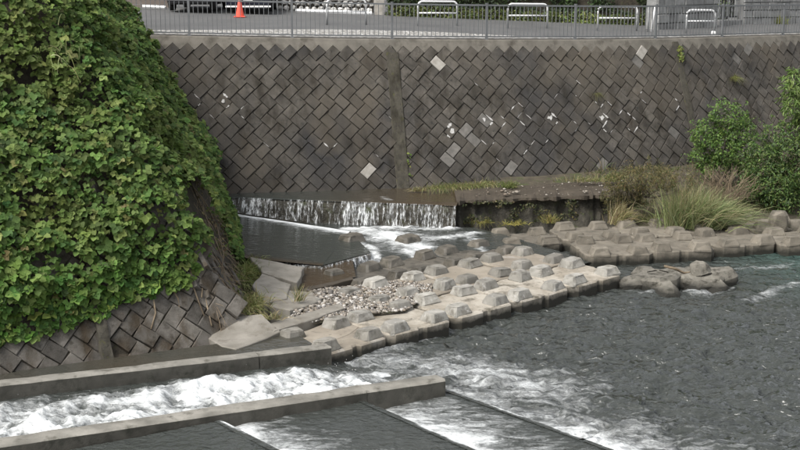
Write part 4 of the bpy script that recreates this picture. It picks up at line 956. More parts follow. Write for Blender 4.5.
x, y, z, nrm, th, p0, lump = x[keep], y[keep], z[keep], nrm[keep], th[keep], p0[keep], lump[keep]
area_w = np.sqrt(1 + gx[keep] ** 2 + gy[keep] ** 2)
depth = 1 - np.abs(rng.normal(0, .22, len(x))); lay = rng.uniform(size=len(x)) < .25; depth = np.where(lay, rng.uniform(.1, .9, len(x)), depth)
fine = .42 * (fbm(x * 2.1, y * 2.1, z * 2.6, seed=124, o=3) - .5)
pos = p0 + nrm * (th * depth + fine * (th > .2))[:, None]
# drop those too near to other leaves facing away (the land side) to keep the mesh light
qx, qy = projn(pos); ALLOW = [(-90, -120), (300, -120), (300, 90), (214, 158), (198, 170), (184, 184), (186, 205), (200, 220), (211, 234), (210, 262), (198, 287), (174, 294), (150, 302), (105, 316), (75, 323), (40, 338), (-90, 350)]
STRIP = [(194, 165), (214, 148), (228, 190), (239, 225), (245, 262), (233, 268), (223, 225), (208, 190)]
wob_ = 9 * (fbm(pos[:, 0] * 3, pos[:, 1] * 3, pos[:, 2] * 3, seed=126) - .5)
fk = fine > rng.normal(-.075, .045, len(fine))
vis = (qx > -70) & (qx < 300) & (qy > -90) & ((inpx(ALLOW, qx + wob_, qy + wob_) & fk) | (inpx(STRIP, qx + wob_, qy) & (rng.uniform(size=len(qx)) < .7))); pos, nrm, depth, lump, qx, qy = pos[vis], nrm[vis], depth[vis], lump[vis], qx[vis], qy[vis]
n = len(pos); ln = nrm * .5 + np.array([.0, -.35, .60]) + rng.normal(0, .33, (n, 3))
size = rng.uniform(.085, .145, n) * np.where(rng.uniform(size=n) < .25, rng.uniform(.55, .8, n), 1) * (1 + .25 * (fbm(pos[:, 0] * 1.3, pos[:, 1] * 1.3, pos[:, 2] * 1.3, seed=127) - .5) * 2) * (1 + .12 * (qy > 200))
pal = [(.062, .100, .028), (.080, .122, .034), (.102, .142, .042), (.128, .155, .052), (.050, .084, .028), (.140, .165, .058), (.14, .12, .055)]
col = cols(n, pal, [.25, .25, .20, .10, .13, .06, .01], .22)
big = fbm(pos[:, 0] * .7, pos[:, 1] * .7, pos[:, 2] * .7, seed=125); col = np.clip(col * np.array([1.46, 1.54, 1.44]), 0, .9); yel = sstep(.5, .68, big)[:, None]
col = col * (1 - yel * .35) + yel * .35 * np.array([.17, .185, .05]); fresh = sstep(190, 300, qy)[:, None] * .5; col = col * (1 - fresh) + fresh * col * np.array([1.02, 1.22, .9])
order = np.lexsort((size * -1, ~((depth > .93) & (qx > 0) & (qx < 240) & (qy > 0))))
kud = root('vine_blanket', (T1.x - 3, T1.y, .3), 'thick blanket of broad green creeping vine leaves covering the near bank', 'vine')
pick = order[:1200][::4][:300]; restm = np.ones(n, bool); restm[pick] = False
v, f, c = trifoliate(pos[restm], ln[restm], size[restm], col[restm])
setp(npmesh('foliage', v, f, 'leaf', kud, col=c, smooth=False), kind='stuff')
for i in pick:
    v, f, c = trifoliate(pos[i:i + 1] + nrm[i:i + 1] * .02, ln[i:i + 1], size[i:i + 1] * 1.15, col[i:i + 1])
    npmesh('leaf', v, f, 'leaf', kud, col=c, smooth=False)
# grass blades sticking out of the vines near the top
def on_spur(px, py):                              # first hit of a pixel ray with the vine covered spur
    d_ = ray(px, py); t = 14.
    while t < 45:
        q = Vector((0, 0, CZ)) + d_ * t
        if q.z < float(sp_z(np.array(q.x), np.array(q.y))): break
        t += .1
    return q
gb = root('grass_tuft', on_spur(62, 60), 'few pale grass blades poking out of the vine blanket', 'grass')
bp_ = np.array([on_spur(60 + rng.normal(0, 9), 62 + rng.normal(0, 7)) + Vector((.1, -.75, .25)) for _ in range(26)])
v, f, c = blades(bp_, np.array([.2, -.5, .75]) + rng.normal(0, .25, (26, 3)), rng.uniform(.35, .7, 26), np.full(26, .018), cols(26, [(.22, .26, .09), (.3, .3, .14)]), .9)
npmesh('blades', v, f, 'grass', gb, col=c)['kind'] = 'stuff'
# bare hanging vine stems over the exposed corner
stems = [[(181, 160), (190, 185), (205, 205), (216, 230), (220, 255), (219, 275)], [(186, 176), (200, 205), (212, 240), (222, 262)], [(178, 220), (186, 250), (192, 285), (205, 322)], [(168, 285), (176, 300), (178, 318)], [(204, 275), (206, 300), (209, 328)], [(150, 296), (154, 315), (150, 330)], [(214, 180), (226, 215), (236, 250), (240, 280)], [(196, 232), (204, 262), (200, 300)]]
for k, s_ in enumerate(stems):
    qs = [on_spur(a, b) + nf1 * .09 + Vector((rng.normal(0, .02), 0, rng.normal(0, .02))) for a, b in s_]
    rt = root('hanging_stem', qs[-1], 'bare brown vine stem hanging over the exposed corner of the near bank', 'vine stem', 'bare vine stems')
    MB().tube(qs, [.022 - .010 * i / len(qs) for i in range(len(qs))], 5).obj('stem', 'vine', rt, True)
# thin dead twigs as a mat
md = MB(); r = random.Random(31)
for i in range(620):
    b = r.uniform(165, 315); a = r.uniform(184 + (b - 165) * .2, 246); q = on_spur(a, b) + nf1 * r.uniform(.06, .14)
    dv = Vector((r.gauss(.25, .3), r.gauss(-.2, .3), r.gauss(-.8, .3))).normalized(); L = r.uniform(.15, .6)
    md.tube([q, q + dv * L * .5 + Vector((r.gauss(0, .03), 0, 0)), q + dv * L], [.005, .005, .002], 3)
setp(md.obj('twig_litter', 'vine'), 'thin dead twigs and runners matted over the bare bank corner', 'twigs', kind='stuff')
cp_ = []
while len(cp_) < 620:
    a, b = rng.uniform(188, 246), rng.uniform(165, 312)
    if a > 182 + (b - 165) * .42 + rng.normal(0, 5) and float(fbm(a * .09, b * .05, seed=161)) > .47: cp_.append(on_spur(a, b) + nf1 * rng.uniform(.05, .16))
cp_ = np.array(cp_); n = len(cp_); rt = root('corner_weeds', cp_[0], 'scattered small weeds and dead leaves clinging to the bare bank corner', 'weeds')
v, f, c = leaf_array(cp_, np.array([.4, -.6, .5]) + rng.normal(0, .45, (n, 3)), rng.uniform(.04, .10, n), cols(n, [(.10, .14, .04), (.14, .17, .05), (.16, .13, .07), (.09, .07, .04), (.2, .19, .09)]), aspect=.7)
setp(npmesh('foliage', v, f, 'leaf', rt, col=c, smooth=False), kind='stuff')
# ================================================================== GRASS, BUSHES
def grass_clump(name, q, n, spread, length, width, pal, label, lean=(0, 0, 1), fan=.5, droop=.5, group=None, cat='grass', weights=None):
    rt = root(name, q, label, cat, group); q = np.array(q)
    if np.isscalar(spread): spread = (spread, spread)
    b = q + np.stack([rng.normal(0, spread[0], n), rng.normal(0, spread[1], n), np.full(n, -.02)], 1)
    dr = np.array(lean, float) + np.stack([rng.normal(0, fan, n), rng.normal(0, fan * .7, n), np.abs(rng.normal(0, .2, n))], 1) + (b - q) * [.6, .6, 0]
    v, f, c = blades(b, dr, rng.uniform(.5, 1, n) * length, np.full(n, width), cols(n, pal, weights), droop)
    setp(npmesh('blades', v, f, 'grass', rt, col=c), kind='stuff'); return rt
def PB(px, py, z0=.5):                            # pixel on the planted bank
    q = P(px, py, z0)
    for _ in range(12): q = P(px, py, bank_z(q.x, q.y))
    return q
GREEN = [(.15, .19, .055), (.20, .23, .08), (.27, .27, .12), (.11, .15, .04)]; STRAW = [(.36, .31, .16), (.27, .23, .11), (.42, .37, .22), (.20, .20, .08)]
grass_clump('reed_clump', P(697, 226, .36), 1500, (.40, .22), 1.75, .016, [(.19, .23, .10), (.25, .27, .13), (.15, .19, .07), (.36, .33, .18)], 'large fountain of pale green reed grass leaning over the far apron', (.42, -.12, .95), .36, .55)
grass_clump('reed_clump', P(683, 224, .36), 380, (.2, .2), 1.5, .014, [(.33, .31, .16), (.25, .27, .12), (.4, .35, .2)], 'upright straw tinted reed grass at the left of the big reed fountain', (.05, -.05, 1), .2, .3)
grass_clump('dry_grass_tuft', P(618, 223, .36), 420, (.12, .1), 1.1, .013, STRAW, 'straw coloured grass tuft bending right on the far apron blocks', (.33, -.1, .9), .22, .75)
grass_clump('grass_tuft', P(656, 221, .36), 420, (.25, .12), .42, .014, [(.12, .15, .05), (.17, .2, .08), (.24, .22, .11)], 'low dull green tuft between straw tuft and reed fountain', (0, -.1, .8), .6, .4)
lg = [P(436 + 54 * i / 7, 188.5 - 4.0 * i / 7, 1.06) for i in range(8)]
rt = root('ledge_grass', lg[3], 'long green and straw grass fringe growing at the wall foot beside the joint strip', 'grass')
b = np.concatenate([np.array(q) + rng.normal(0, [.14, .07, .01], (150, 3)) for q in lg]); n = len(b)
v, f, c = blades(b, np.array([.1, -.6, .8]) + rng.normal(0, .35, (n, 3)), rng.uniform(.16, .4, n), np.full(n, .012), cols(n, GREEN + STRAW[:2]), .8)
setp(npmesh('blades', v, f, 'grass', rt, col=c), kind='stuff')
grass_clump('grass_tuft', P(418, 190.5, 1.0), 160, (.12, .05), .3, .012, STRAW, 'small straw tuft at the foot of the brown joint strip', (0, -.3, .8), .4, .7)
grass_clump('grass_tuft', P(509, 187, 1.05), 220, (.12, .08), .42, .013, GREEN, 'green grass tuft on the ledge right of the grass fringe', (.1, -.2, .9), .4, .6)
grass_clump('grass_tuft', P(585, 181, 1.15), 260, (.35, .1), .34, .012, GREEN + STRAW, 'sparse grass along the wall foot above the ledge', (0, -.2, .9), .4, .6)
grass_clump('grass_tuft', P(612, 180, 1.15), 200, (.12, .1), .45, .012, GREEN, 'bright grass tuft left of the brown brush', (0, -.2, .9), .4, .6)
grass_clump('grass_tuft', P(480, 222, .35), 70, (.15, .06), .35, .012, [(.3, .27, .07), (.22, .22, .06)], 'yellowish weeds hanging off the dark ledge by the waterfall', (.1, -.4, .6), .5, .9)
grass_clump('grass_tuft', P(516, 224, .3), 110, (.18, .08), .3, .014, [(.34, .30, .08), (.25, .24, .07)], 'yellow green weeds between the far apron blocks and dark ledge', (0, -.2, .7), .6, .7)
grass_clump('grass_tuft', P(549, 222, .3), 110, (.1, .08), .45, .014, [(.34, .30, .1), (.25, .24, .09)], 'thin yellow grass rising behind the far apron', (0, -.1, .9), .35, .6)
q = wpos(upx(732, 1.2), 1.42, .0); grass_clump('grass_tuft', q, 130, .05, .42, .010, [(.15, .17, .05), (.2, .2, .07)], 'grass tuft rooted in a joint high on the curving wall', (.1, -.7, .5), .45, .8, group=None)
q = wpos(upx(598, 2.0), 1.75, .0); grass_clump('grass_tuft', q, 60, .05, .3, .009, [(.12, .12, .05), (.16, .15, .07)], 'small dull weed growing from the dark middle bay of the wall', (.1, -.7, .3), .5, .9)
grass_clump('bank_grass', P(249, 305, .5), 520, (.16, .30), .5, .012, [(.2, .22, .07), (.28, .26, .11), (.14, .17, .05), (.34, .29, .15)], 'grass and weeds at the corner of the bank above the sloping slab', (.35, -.25, .8), .5, .8)
grass_clump('bank_grass', P(247, 272, .5), 520, (.14, .55), .55, .012, [(.18, .21, .06), (.25, .25, .09), (.13, .17, .05)], 'trailing grass down the bank edge beside the dark chute', (.5, -.2, .5), .5, .9)
grass_clump('slab_weed', P(299, 300, .5), 60, (.05, .05), .5, .010, STRAW + [(.14, .16, .06)], 'dry weed sprig growing between the pale slabs and gravel', (.15, 0, 1), .45, .3, cat='weed')
grass_clump('slab_weed', P(272, 318, .52), 90, (.1, .06), .35, .010, STRAW + [(.12, .12, .06)], 'withered weeds in the crack behind the grey sloping slab', (-.1, 0, .8), .6, .6, cat='weed')
def bush(name, q, h, blobs, nleaf, size, pal, label, trunk=.035, stretch=1., aspect=.6, hang=.4, group='bushes on the bank', upright=0., stems=7, weights=None):
    rt = root(name, q, label, 'bush', group); q = np.array(q); mb = MB(); r = random.Random(int(q[0] * 77))
    cs = np.array([b[:3] for b in blobs], float); rad = np.array([b[3] for b in blobs])
    for s_ in range(stems):
        t = q + cs[s_ % len(cs)] + rng.normal(0, .12, 3); b0 = q + [r.gauss(0, .08), r.gauss(0, .08), -.05]; mid = (b0 * .5 + t * .5) + rng.normal(0, .08, 3)
        mb.tube([b0, mid, t], [trunk * r.uniform(.5, 1), trunk * .5, trunk * .15], 5)
        for k in range(5):
            e_ = mid + (t - mid) * r.uniform(0, 1); mb.tube([e_, e_ + rng.normal(0, .22, 3) + [0, 0, .15]], [trunk * .22, .003], 4)
    mb.obj('trunk', 'bark', rt, True)
    which = rng.choice(len(cs), nleaf, p=rad ** 2 / (rad ** 2).sum()); dirs = rng.normal(size=(nleaf, 3)); dirs /= np.linalg.norm(dirs, axis=1, keepdims=True)
    rr_ = rad[which] * rng.uniform(.35, 1, nleaf) ** .45
    pos = q + cs[which] + dirs * rr_[:, None] * [1, 1, stretch]; pos += .35 * rad[which][:, None] * (np.stack([fbm(pos[:, 0] * 3, pos[:, 1] * 3, pos[:, 2] * 3, seed=s_) for s_ in (1, 2, 3)], 1) - .5)
    ns = nleaf // 140; wi = rng.integers(0, len(cs), ns); sdv = rng.normal(size=(ns, 3)) + [0, 0, .7]; sdv /= np.linalg.norm(sdv, axis=1, keepdims=True)
    tt = rng.uniform(.75, 1.45, (ns, 16)); sp_ = (q + cs[wi])[:, None] + sdv[:, None] * (tt * rad[wi][:, None])[..., None] + rng.normal(0, .03, (ns, 16, 3)) + np.array([0, 0, -.12]) * (tt[..., None] - .75) ** 2
    pos = np.concatenate([pos, sp_.reshape(-1, 3)]); dirs = np.concatenate([dirs, np.repeat(sdv, 16, 0)])
    hole = fbm(pos[:, 0] * 2.6, pos[:, 1] * 2.6, pos[:, 2] * 2.6, seed=9) > .42; pos, dirs = pos[hole], dirs[hole]
    n = len(pos); c = cols(n, pal, weights)
    v, f, c = leaf_array(pos, dirs * .5 + np.array([0, -.2, .6]) + rng.normal(0, .45, (n, 3)), rng.uniform(.6, 1.2, n) * size, c, aspect=aspect, roll=rng.normal(math.pi if not upright else 0., .9 if not upright else .6, n))
    setp(npmesh('foliage', v, f, 'bushleaf', rt, col=c, smooth=False), kind='stuff'); return rt
BG = [(.085, .15, .032), (.11, .19, .04), (.15, .23, .05), (.06, .11, .028)]
bush('round_bush', PB(722, 186, 1.0), 2.6, [(0, 0, 1.35, .75), (-.5, 0, 1.6, .5), (.45, 0, 1.55, .55), (.05, -.1, 2.1, .55), (-.5, .1, .85, .5), (.6, 0, .95, .55), (-.1, .2, .6, .5)], 12500, .075, BG, 'rounded bright green bush standing against the river wall')
bush('dark_bush', PB(772, 208, .8), 2.2, [(0, 0, .9, .8), (.5, -.1, 1.5, .85), (-.35, 0, 1.5, .55), (1.1, .1, 1.0, .9), (.2, -.2, .45, .6), (1.3, 0, 2.0, .8), (-.5, .1, .6, .5), (.1, .2, 2.0, .5)], 14000, .10, [(.045, .085, .024), (.065, .115, .028), (.09, .15, .035), (.13, .18, .05)], 'dark green leafy bush right of the rounded bush', aspect=.42)
bush('willow_leaved_shrub', PB(800, 200, .9), 3.6, [(-.2, 0, 2.7, .6), (.25, 0, 3.2, .65), (.4, 0, 2.4, .75), (-.25, 0, 3.4, .45), (.9, 0, 2.9, .8), (0, -.2, 2.2, .5)], 5200, .19, [(.12, .19, .045), (.17, .25, .07), (.21, .29, .09), (.09, .14, .035)], 'tall light green shrub with narrow leaves rising at the wall', aspect=.2)
DRY = [(.12, .115, .04), (.17, .15, .06), (.085, .095, .03), (.20, .15, .07)]
bush('dry_brush', PB(648, 196, .9), 1.2, [(-.45, 0, .45, .45), (0, 0, .5, .5), (.45, 0, .45, .45), (.9, -.1, .35, .4), (-.9, .1, .35, .35)], 5200, .07, DRY, 'low olive brown brush beside the bushes above the far apron', trunk=.015, aspect=.25, upright=1, stems=16, stretch=.8)
bush('dry_brush', PB(622, 208, .6), 1.0, [(-.3, 0, .3, .32), (.2, 0, .35, .38), (.6, 0, .3, .35)], 2600, .07, [(.10, .09, .035), (.14, .115, .05), (.07, .07, .025)], 'brown brush on the right end of the eroded ledge', trunk=.012, aspect=.25, upright=1, stems=12, stretch=.8)
# stones and litter washed onto the ledge
VV = []; FF = []; CC = []; r = random.Random(66); v0, f0 = rock(0, 3, 1, .35, .55); f0 = np.array(f0)
for i in range(520):
    a = r.uniform(470, 690); b = r.gauss(184.5 - (a - 470) * .035, 2.2) if i % 2 else r.uniform(182, 196); q = P(a, b, 1.03); s = min(.09, .012 + r.expovariate(1 / .014))
    if a > 640: q = PB(a, b)
    VV.append((v0 * s * [1, r.uniform(.5, 1), 1]) @ np.array(Matrix.Rotation(r.uniform(0, 6), 3, 'Z')).T + [q.x, q.y, q.z + s * .2]); FF.append(f0 + i * len(v0)); CC.append(np.tile(r.choice(((.16, .13, .10), (.10, .085, .065), (.26, .23, .19), (.07, .06, .045), (.34, .31, .27))), (len(v0), 1)))
setp(npmesh('stone_litter', np.concatenate(VV), np.concatenate(FF), 'pebblemix', col=np.concatenate(CC), smooth=False), 'small stones and litter scattered along the ledge and wall foot', 'stones', kind='stuff')
# low undergrowth over the planted bank
n = 5200; bx = rng.uniform(5.6, 17, n); by = np.array([30.9 + (a - 4) * .19 + rng.uniform(.25, 1) * max(.5, float(np.interp(a, CX, CY)) - 1.7 - 30.9 - (a - 4) * .19) for a in bx]); ok = (fbm(bx * 1.1, by * 1.1, seed=141) > .40) & ~((bx < 6.7) & (by < 34.6)); bx, by = bx[ok], by[ok]; n = len(bx)
b = np.stack([bx, by, [bank_z(a, c_) for a, c_ in zip(bx, by)]], 1); ht = .12 + .5 * fbm(bx * .8, by * .8, seed=142) ** 2
v, f, c = blades(b, np.array([0, -.2, .9]) + rng.normal(0, .4, (n, 3)), rng.uniform(.5, 1, n) * ht * 2, np.full(n, .014), cols(n, [(.10, .11, .04), (.15, .14, .06), (.2, .17, .09), (.09, .12, .035), (.24, .2, .12)]), .7)
setp(npmesh('undergrowth', v, f, 'grass', col=c), 'mixed dry and green ground cover on the bank below the bushes', 'ground cover', kind='stuff')
# bare grey twigs between the bushes
rt = root('bare_twigs', PB(722, 200, .8), 'tangle of bare grey twigs in front of the rounded bush', 'bush'); mb = MB(); r = random.Random(77); o_ = Vector(rt.location)
for i in range(130):
    b0 = o_ + Vector((r.gauss(0, .35), r.gauss(0, .2), 0)); dv = Vector((r.gauss(.15, .55), r.gauss(-.1, .3), abs(r.gauss(.75, .25)))).normalized(); L = r.uniform(.5, 1.25); m_ = b0 + dv * L * .55
    mb.tube([b0, m_, b0 + dv * L + Vector((r.gauss(0, .15), 0, -.05))], [.009, .006, .002], 3); mb.tube([m_, m_ + (dv + Vector((r.gauss(0, .6), r.gauss(0, .3), .1))) * L * .3], [.005, .002], 3)
mb.obj('twigs', 'vine', rt)['kind'] = 'stuff'
# ================================================================== ROADSIDE
# white looped pipe barriers
def barrier(pxa, pxb, pyb, label, h=.82):
    a, b = PR(pxa, pyb), PR(pxb, pyb); rt = root('pipe_barrier', (a + b) / 2, label, 'barrier', 'white pipe barriers across the road'); c = .16; d = (b - a).normalized(); up = Vector((0, 0, 1))
    arc = lambda o_, s_, e_: [o_ + s_ * math.cos(t) + e_ * math.sin(t) for t in (0, .4, .8, 1.2, 1.5708)]
    top = [a + up * (h - c - .12)] + arc(a + up * (h - c) + d * c, -d * c, up * c) + arc(b + up * (h - c) - d * c, up * c, d * c) + [b + up * (h - c - .12)]
    MB().tube(top, .034, 8).obj('top_pipe', 'white', rt, True)
    MB().tube([a + up * (h * .52), b + up * (h * .52)], .028, 8).obj('middle_pipe', 'white', rt, True)
    for q in (a, b): MB().tube([q - up * .05, q + up * (h - c - .12)], .033, 8).obj('leg', 'greypipe', rt, True)
barrier(327, 366, 24.5, 'white looped pipe barrier in front of the pale rubble wall', .84)
barrier(418, 457, 25.5, 'white looped pipe barrier in front of the left part of the hedge')
barrier(507.5, 547, 28, 'white looped pipe barrier in front of the middle of the hedge')
barrier(597.5, 636.5, 30.5, 'white looped pipe barrier at the right end of the hedge, next to two stakes')
barrier(686, 714, 33, 'weathered looped pipe barrier in front of the grey stone wall', .78)
for x0_, x1_, lab in ((648, 648.3, 'upright pale stake beside the hedge end'), (651, 654.5, 'leaning white stake beside the upright stake')):
    a = PR(x0_, 31.5); rt = root('stake', a, lab, 'stake'); q = a + Vector(((x1_ - x0_) * .034, .05, .85)); MB().tube([a - Vector((0, 0, .05)), (a + q) / 2, q], [.035, .035, .03], 7).obj('pole', 'white' if x1_ > 650 else 'greypipe', rt, True)
# traffic cone
q = PR(240, 17); rt = root('traffic_cone', q, 'red orange traffic cone standing on the asphalt beside the parked cars', 'cone')
mb = MB(); n = 16; prof = [(.155, .03), (.15, .06), (.03, .70), (.02, .715)]; V = [(q.x + rr_ * math.cos(6.2832 * k / n), q.y + rr_ * math.sin(6.2832 * k / n), q.z + zz) for rr_, zz in prof for k in range(n)]
mb.add(V, [(l * n + i, l * n + (i + 1) % n, l * n + n + (i + 1) % n, l * n + n + i) for l in range(3) for i in range(n)] + [tuple(range(3 * n, 4 * n))]); mb.obj('cone_body', 'cone', rt, True)
MB().box(q.x - .2, q.x + .2, q.y - .2, q.y + .2, q.z, q.z + .03, .008).obj('base_plate', 'cone', rt)
# parked cars, noses to the road
def car(px, py, paint, lip, label, rz):
    q = PR(px, py); rt = bpy.data.objects.new('parked_car', None); COL.objects.link(rt); rt.location = q; rt.rotation_euler = (0, 0, rz); setp(rt, label, 'car', 'cars parked beyond the road')
    def ob(mb_, nme, m, sm_=False): o = mb_.obj(nme, m, None, sm_); o.parent = rt; return o
    W_ = .86
    prof = [(-2.05, .30, .62), (-1.95, .24, .76), (-1.1, .22, .93), (-.95, .22, .95), (.2, .22, .97), (1.6, .22, 1.0), (2.0, .26, .95), (2.05, .3, .6)]   # y, bottom, top of the lower body
    V = []
    for y_, zb, zt in prof:
        wt = W_ * (.90 if abs(y_) > 2 else .97 if abs(y_) > 1.9 else 1)
        V += [(-wt * .95, y_, zb), (-wt, y_, zb + .15), (-wt, y_, zt - .15), (-wt * .9, y_, zt), (wt * .9, y_, zt), (wt, y_, zt - .15), (wt, y_, zb + .15), (wt * .95, y_, zb)]
    k = 8; fs = [(i * k + j, i * k + (j + 1) % k, (i + 1) * k + (j + 1) % k, (i + 1) * k + j)[::-1] for i in range(len(prof) - 1) for j in range(k)] + [tuple(range(k))[::-1][::-1], tuple(range((len(prof) - 1) * k, len(prof) * k))[::-1]]
    ob(MB().add(V, fs), 'body', paint)
    cab = [(-1.05, .93, -.45, 1.50), (1.75, .98, 1.45, 1.50)]
    V = [(-.80, -1.05, .93), (.80, -1.05, .93), (.80, 1.75, .97), (-.80, 1.75, .97), (-.62, -.40, 1.50), (.62, -.40, 1.50), (.62, 1.35, 1.52), (-.62, 1.35, 1.52)]
    ob(MB().add(V, [(0, 1, 5, 4), (1, 2, 6, 5), (2, 3, 7, 6), (3, 0, 4, 7)]), 'windows', 'glass')
    ob(MB().box(-.63, .63, -.42, 1.37, 1.49, 1.55, .03), 'roof', paint)
    for sx in (-1, 1):
        for y_ in (-1.3, 1.3):
            m2 = MB(); n_ = 18; V = [(sx * (.88 - .20 * s_), y_ + rr_ * math.cos(6.2832 * t / n_), .31 + rr_ * math.sin(6.2832 * t / n_)) for s_, rr_ in ((1, .30), (.95, .31), (.05, .31), (0, .28)) for t in range(n_)]
            m2.add(V, [(l * n_ + i, l * n_ + (i + 1) % n_, l * n_ + n_ + (i + 1) % n_, l * n_ + n_ + i) for l in range(3) for i in range(n_)] + [tuple(range(3 * n_, 4 * n_))]); wh = ob(m2, 'wheel', 'rubber', True)
            rim = MB(); V = [(sx * .885, y_, .31)] + [(sx * .882, y_ + .2 * math.cos(6.2832 * t / n_), .31 + .2 * math.sin(6.2832 * t / n_)) for t in range(n_)]
            rim.add(V, [(0, 1 + t, 1 + (t + 1) % n_) for t in range(n_)]).obj('rim', 'steel').parent = wh
        ob(MB().box(sx * .66 - .14, sx * .66 + .14, -2.075, -1.97, .60, .72, .02), 'headlight', 'greypipe')
    ob(MB().box(-.17, .17, -2.085, -2.06, .40, .565, .004), 'number_plate', 'white')
    ob(MB().box(-.45, .45, -2.07, -2.04, .60, .68, .01), 'grille', 'rubber')
    if lip: ob(MB().box(-.84, .84, -2.10, -1.98, .185, .245, .015), 'front_lip', 'white')
car(200, 9.5, 'carblack', False, 'black parked car beyond the road, left of the traffic cone', R(-2))
car(252, 10.5, 'carpaint', True, 'dark blue parked car with white front lip behind the traffic cone', R(3))
# low brown board wall and white kerb stop at the far left of the lot
def wall_between(name, a, b, h, th, m, label, cat, group=None):
    d = (b - a); d.z = 0; L = d.length; d.normalize(); n_ = Vector((-d.y, d.x, 0)); rt = root(name, (a + b) / 2, label, cat, group)
    return rt, d, n_, L
a, b = PR(90, 6.5), PR(176, 7.2); rt, d, n_, L = wall_between('board_wall', a, b, 1.2, .1, 'plaster', 'low brown board wall beyond the road at the left', 'wall')
nb = 7
for i in range(nb):
    mb = MB(); z0_ = i * .2; j = .004 * (i % 2)
    mb.prism([(a + n_ * -j).to_2d()[:], (b + n_ * -j).to_2d()[:], (b + n_ * .05).to_2d()[:], (a + n_ * .05).to_2d()[:]], [a.z + z0_ - .1, b.z + z0_ - .1, b.z + z0_ - .1, a.z + z0_ - .1], [q_.z + z0_ + .085 for q_ in (a, b, b, a)]); mb.obj('board', 'plaster', rt)
a, b = PR(143, 8.0), PR(166, 9.0); rt = root('wheel_stop', (a + b) / 2, 'white kerb stop on the parking lot left of the black car', 'kerb'); MB().tube([a + Vector((0, 0, .06)), b + Vector((0, 0, .06))], .07, 6).obj('stop', 'white', rt)
a, b = PR(296, 11.8), PR(372, 14.5); rt = root('kerb', (a + b) / 2, 'white kerb line at the foot of the pale rubble wall', 'kerb'); MB().tube([a + Vector((0, 0, .04)), b + Vector((0, 0, .04))], .09, 6).obj('kerb_stone', 'white', rt)
# pale rubble wall
a, b = PR(277, 9.8), PR(374, 12.8); d = (b - a); L = d.length; d.normalize(); up = Vector((0, 0, 1)); bk = Vector((-d.y, d.x, 0)).normalized()
rt = root('rubble_wall', (a + b) / 2, 'wall of pale rubble stones behind the first pipe barrier', 'wall')
rv, rf = rock(0, 12, 1, .3, .8); rme = [meshdata('stone', rock(0, s_, 1, .3, .8)[0], rf, 'rubble') for s_ in (3, 5, 8)]
V = [a + bk * .25, b + bk * .25, b + bk * .25 + up * 1.3, a + bk * .25 + up * 1.3, a + bk * .6 - up * .1, b + bk * .6 - up * .1, b + bk * .6 + up * 1.3, a + bk * .6 + up * 1.3]
obj('core', V, [(0, 1, 2, 3), (3, 2, 6, 7), (1, 5, 6, 2), (4, 0, 3, 7)], 'mortar', rt)
r = random.Random(14); nr, nc = 6, int(L / .27)
for j in range(nr):
    for i in range(nc):
        s_ = r.uniform(.12, .17); q = a + d * ((i + .5 * (j % 2) + r.uniform(-.15, .15)) * .27 + .1) + up * (.08 + j * .215) + bk * (.12 + j * .03)
        inst('stone', r.choice(rme), Matrix.Translation(q) @ Matrix.Rotation(r.uniform(0, 6), 4, 'Z') @ Matrix.Rotation(r.uniform(0, 6), 4, 'X') @ Matrix.Diagonal((s_, s_ * .85, s_ * .8, 1)), rt)
# concrete gate pillar
q = PR(379, 14.5); rt = root('gate_pillar', q, 'pale concrete pillar between the rubble wall and the hedge', 'pillar'); MB().box(q.x - .2, q.x + .2, q.y - .0, q.y + .4, q.z - .1, q.z + 1.9, .02).obj('shaft', 'blocklight', rt); MB().box(q.x - .24, q.x + .24, q.y - .04, q.y + .44, q.z + 1.9, q.z + 2.0, .02).obj('cap', 'blocklight', rt)
# clipped hedge along the far road edge
ha, hb = PR(386, 15.5), PR(650, 25.5); d = (hb - ha); L = d.length; d.normalize(); bk = Vector((-d.y, d.x, 0)).normalized()
rt = root('hedge', (ha + hb) / 2, 'long dark green hedge behind the white pipe barriers', 'hedge')
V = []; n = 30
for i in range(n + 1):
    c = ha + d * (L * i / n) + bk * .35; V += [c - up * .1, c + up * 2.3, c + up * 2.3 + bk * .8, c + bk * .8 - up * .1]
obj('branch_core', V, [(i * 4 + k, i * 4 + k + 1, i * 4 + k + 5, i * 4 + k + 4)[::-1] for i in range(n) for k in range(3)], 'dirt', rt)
m = 16000; s_ = rng.uniform(0, L, m); hz = rng.uniform(-.02, 2.4, m) ** 1.0; dep = .28 - .3 * fbm(s_ * 1.6, hz * 1.6, seed=131) - .25 * (hz < .45) * rng.uniform(0, 1, m) + rng.uniform(0, .16, m)
pos = np.array(ha) + np.outer(s_, np.array(d)) + np.outer(dep, np.array(bk)); pos[:, 2] += hz
gap = (fbm(s_ * 1.2, hz * 1.5, seed=132) > .40) | (hz < .35); pos = pos[gap]; low = (hz < .4)[gap]
c = cols(len(pos), [(.022, .035, .014), (.03, .05, .018), (.045, .07, .022)]); c[low] = cols(int(low.sum()), [(.10, .13, .035), (.15, .17, .05), (.07, .1, .03)])
xb = (s_[gap] > L * .66) & (s_[gap] < L * .82); c[xb] *= 1.8
v, f, c = leaf_array(pos, np.array([0, -.6, .5]) + rng.normal(0, .5, (len(pos), 3)), rng.uniform(.06, .12, len(pos)), c, aspect=.6)
setp(npmesh('foliage', v, f, 'bushleaf', rt, col=c, smooth=False), kind='stuff')
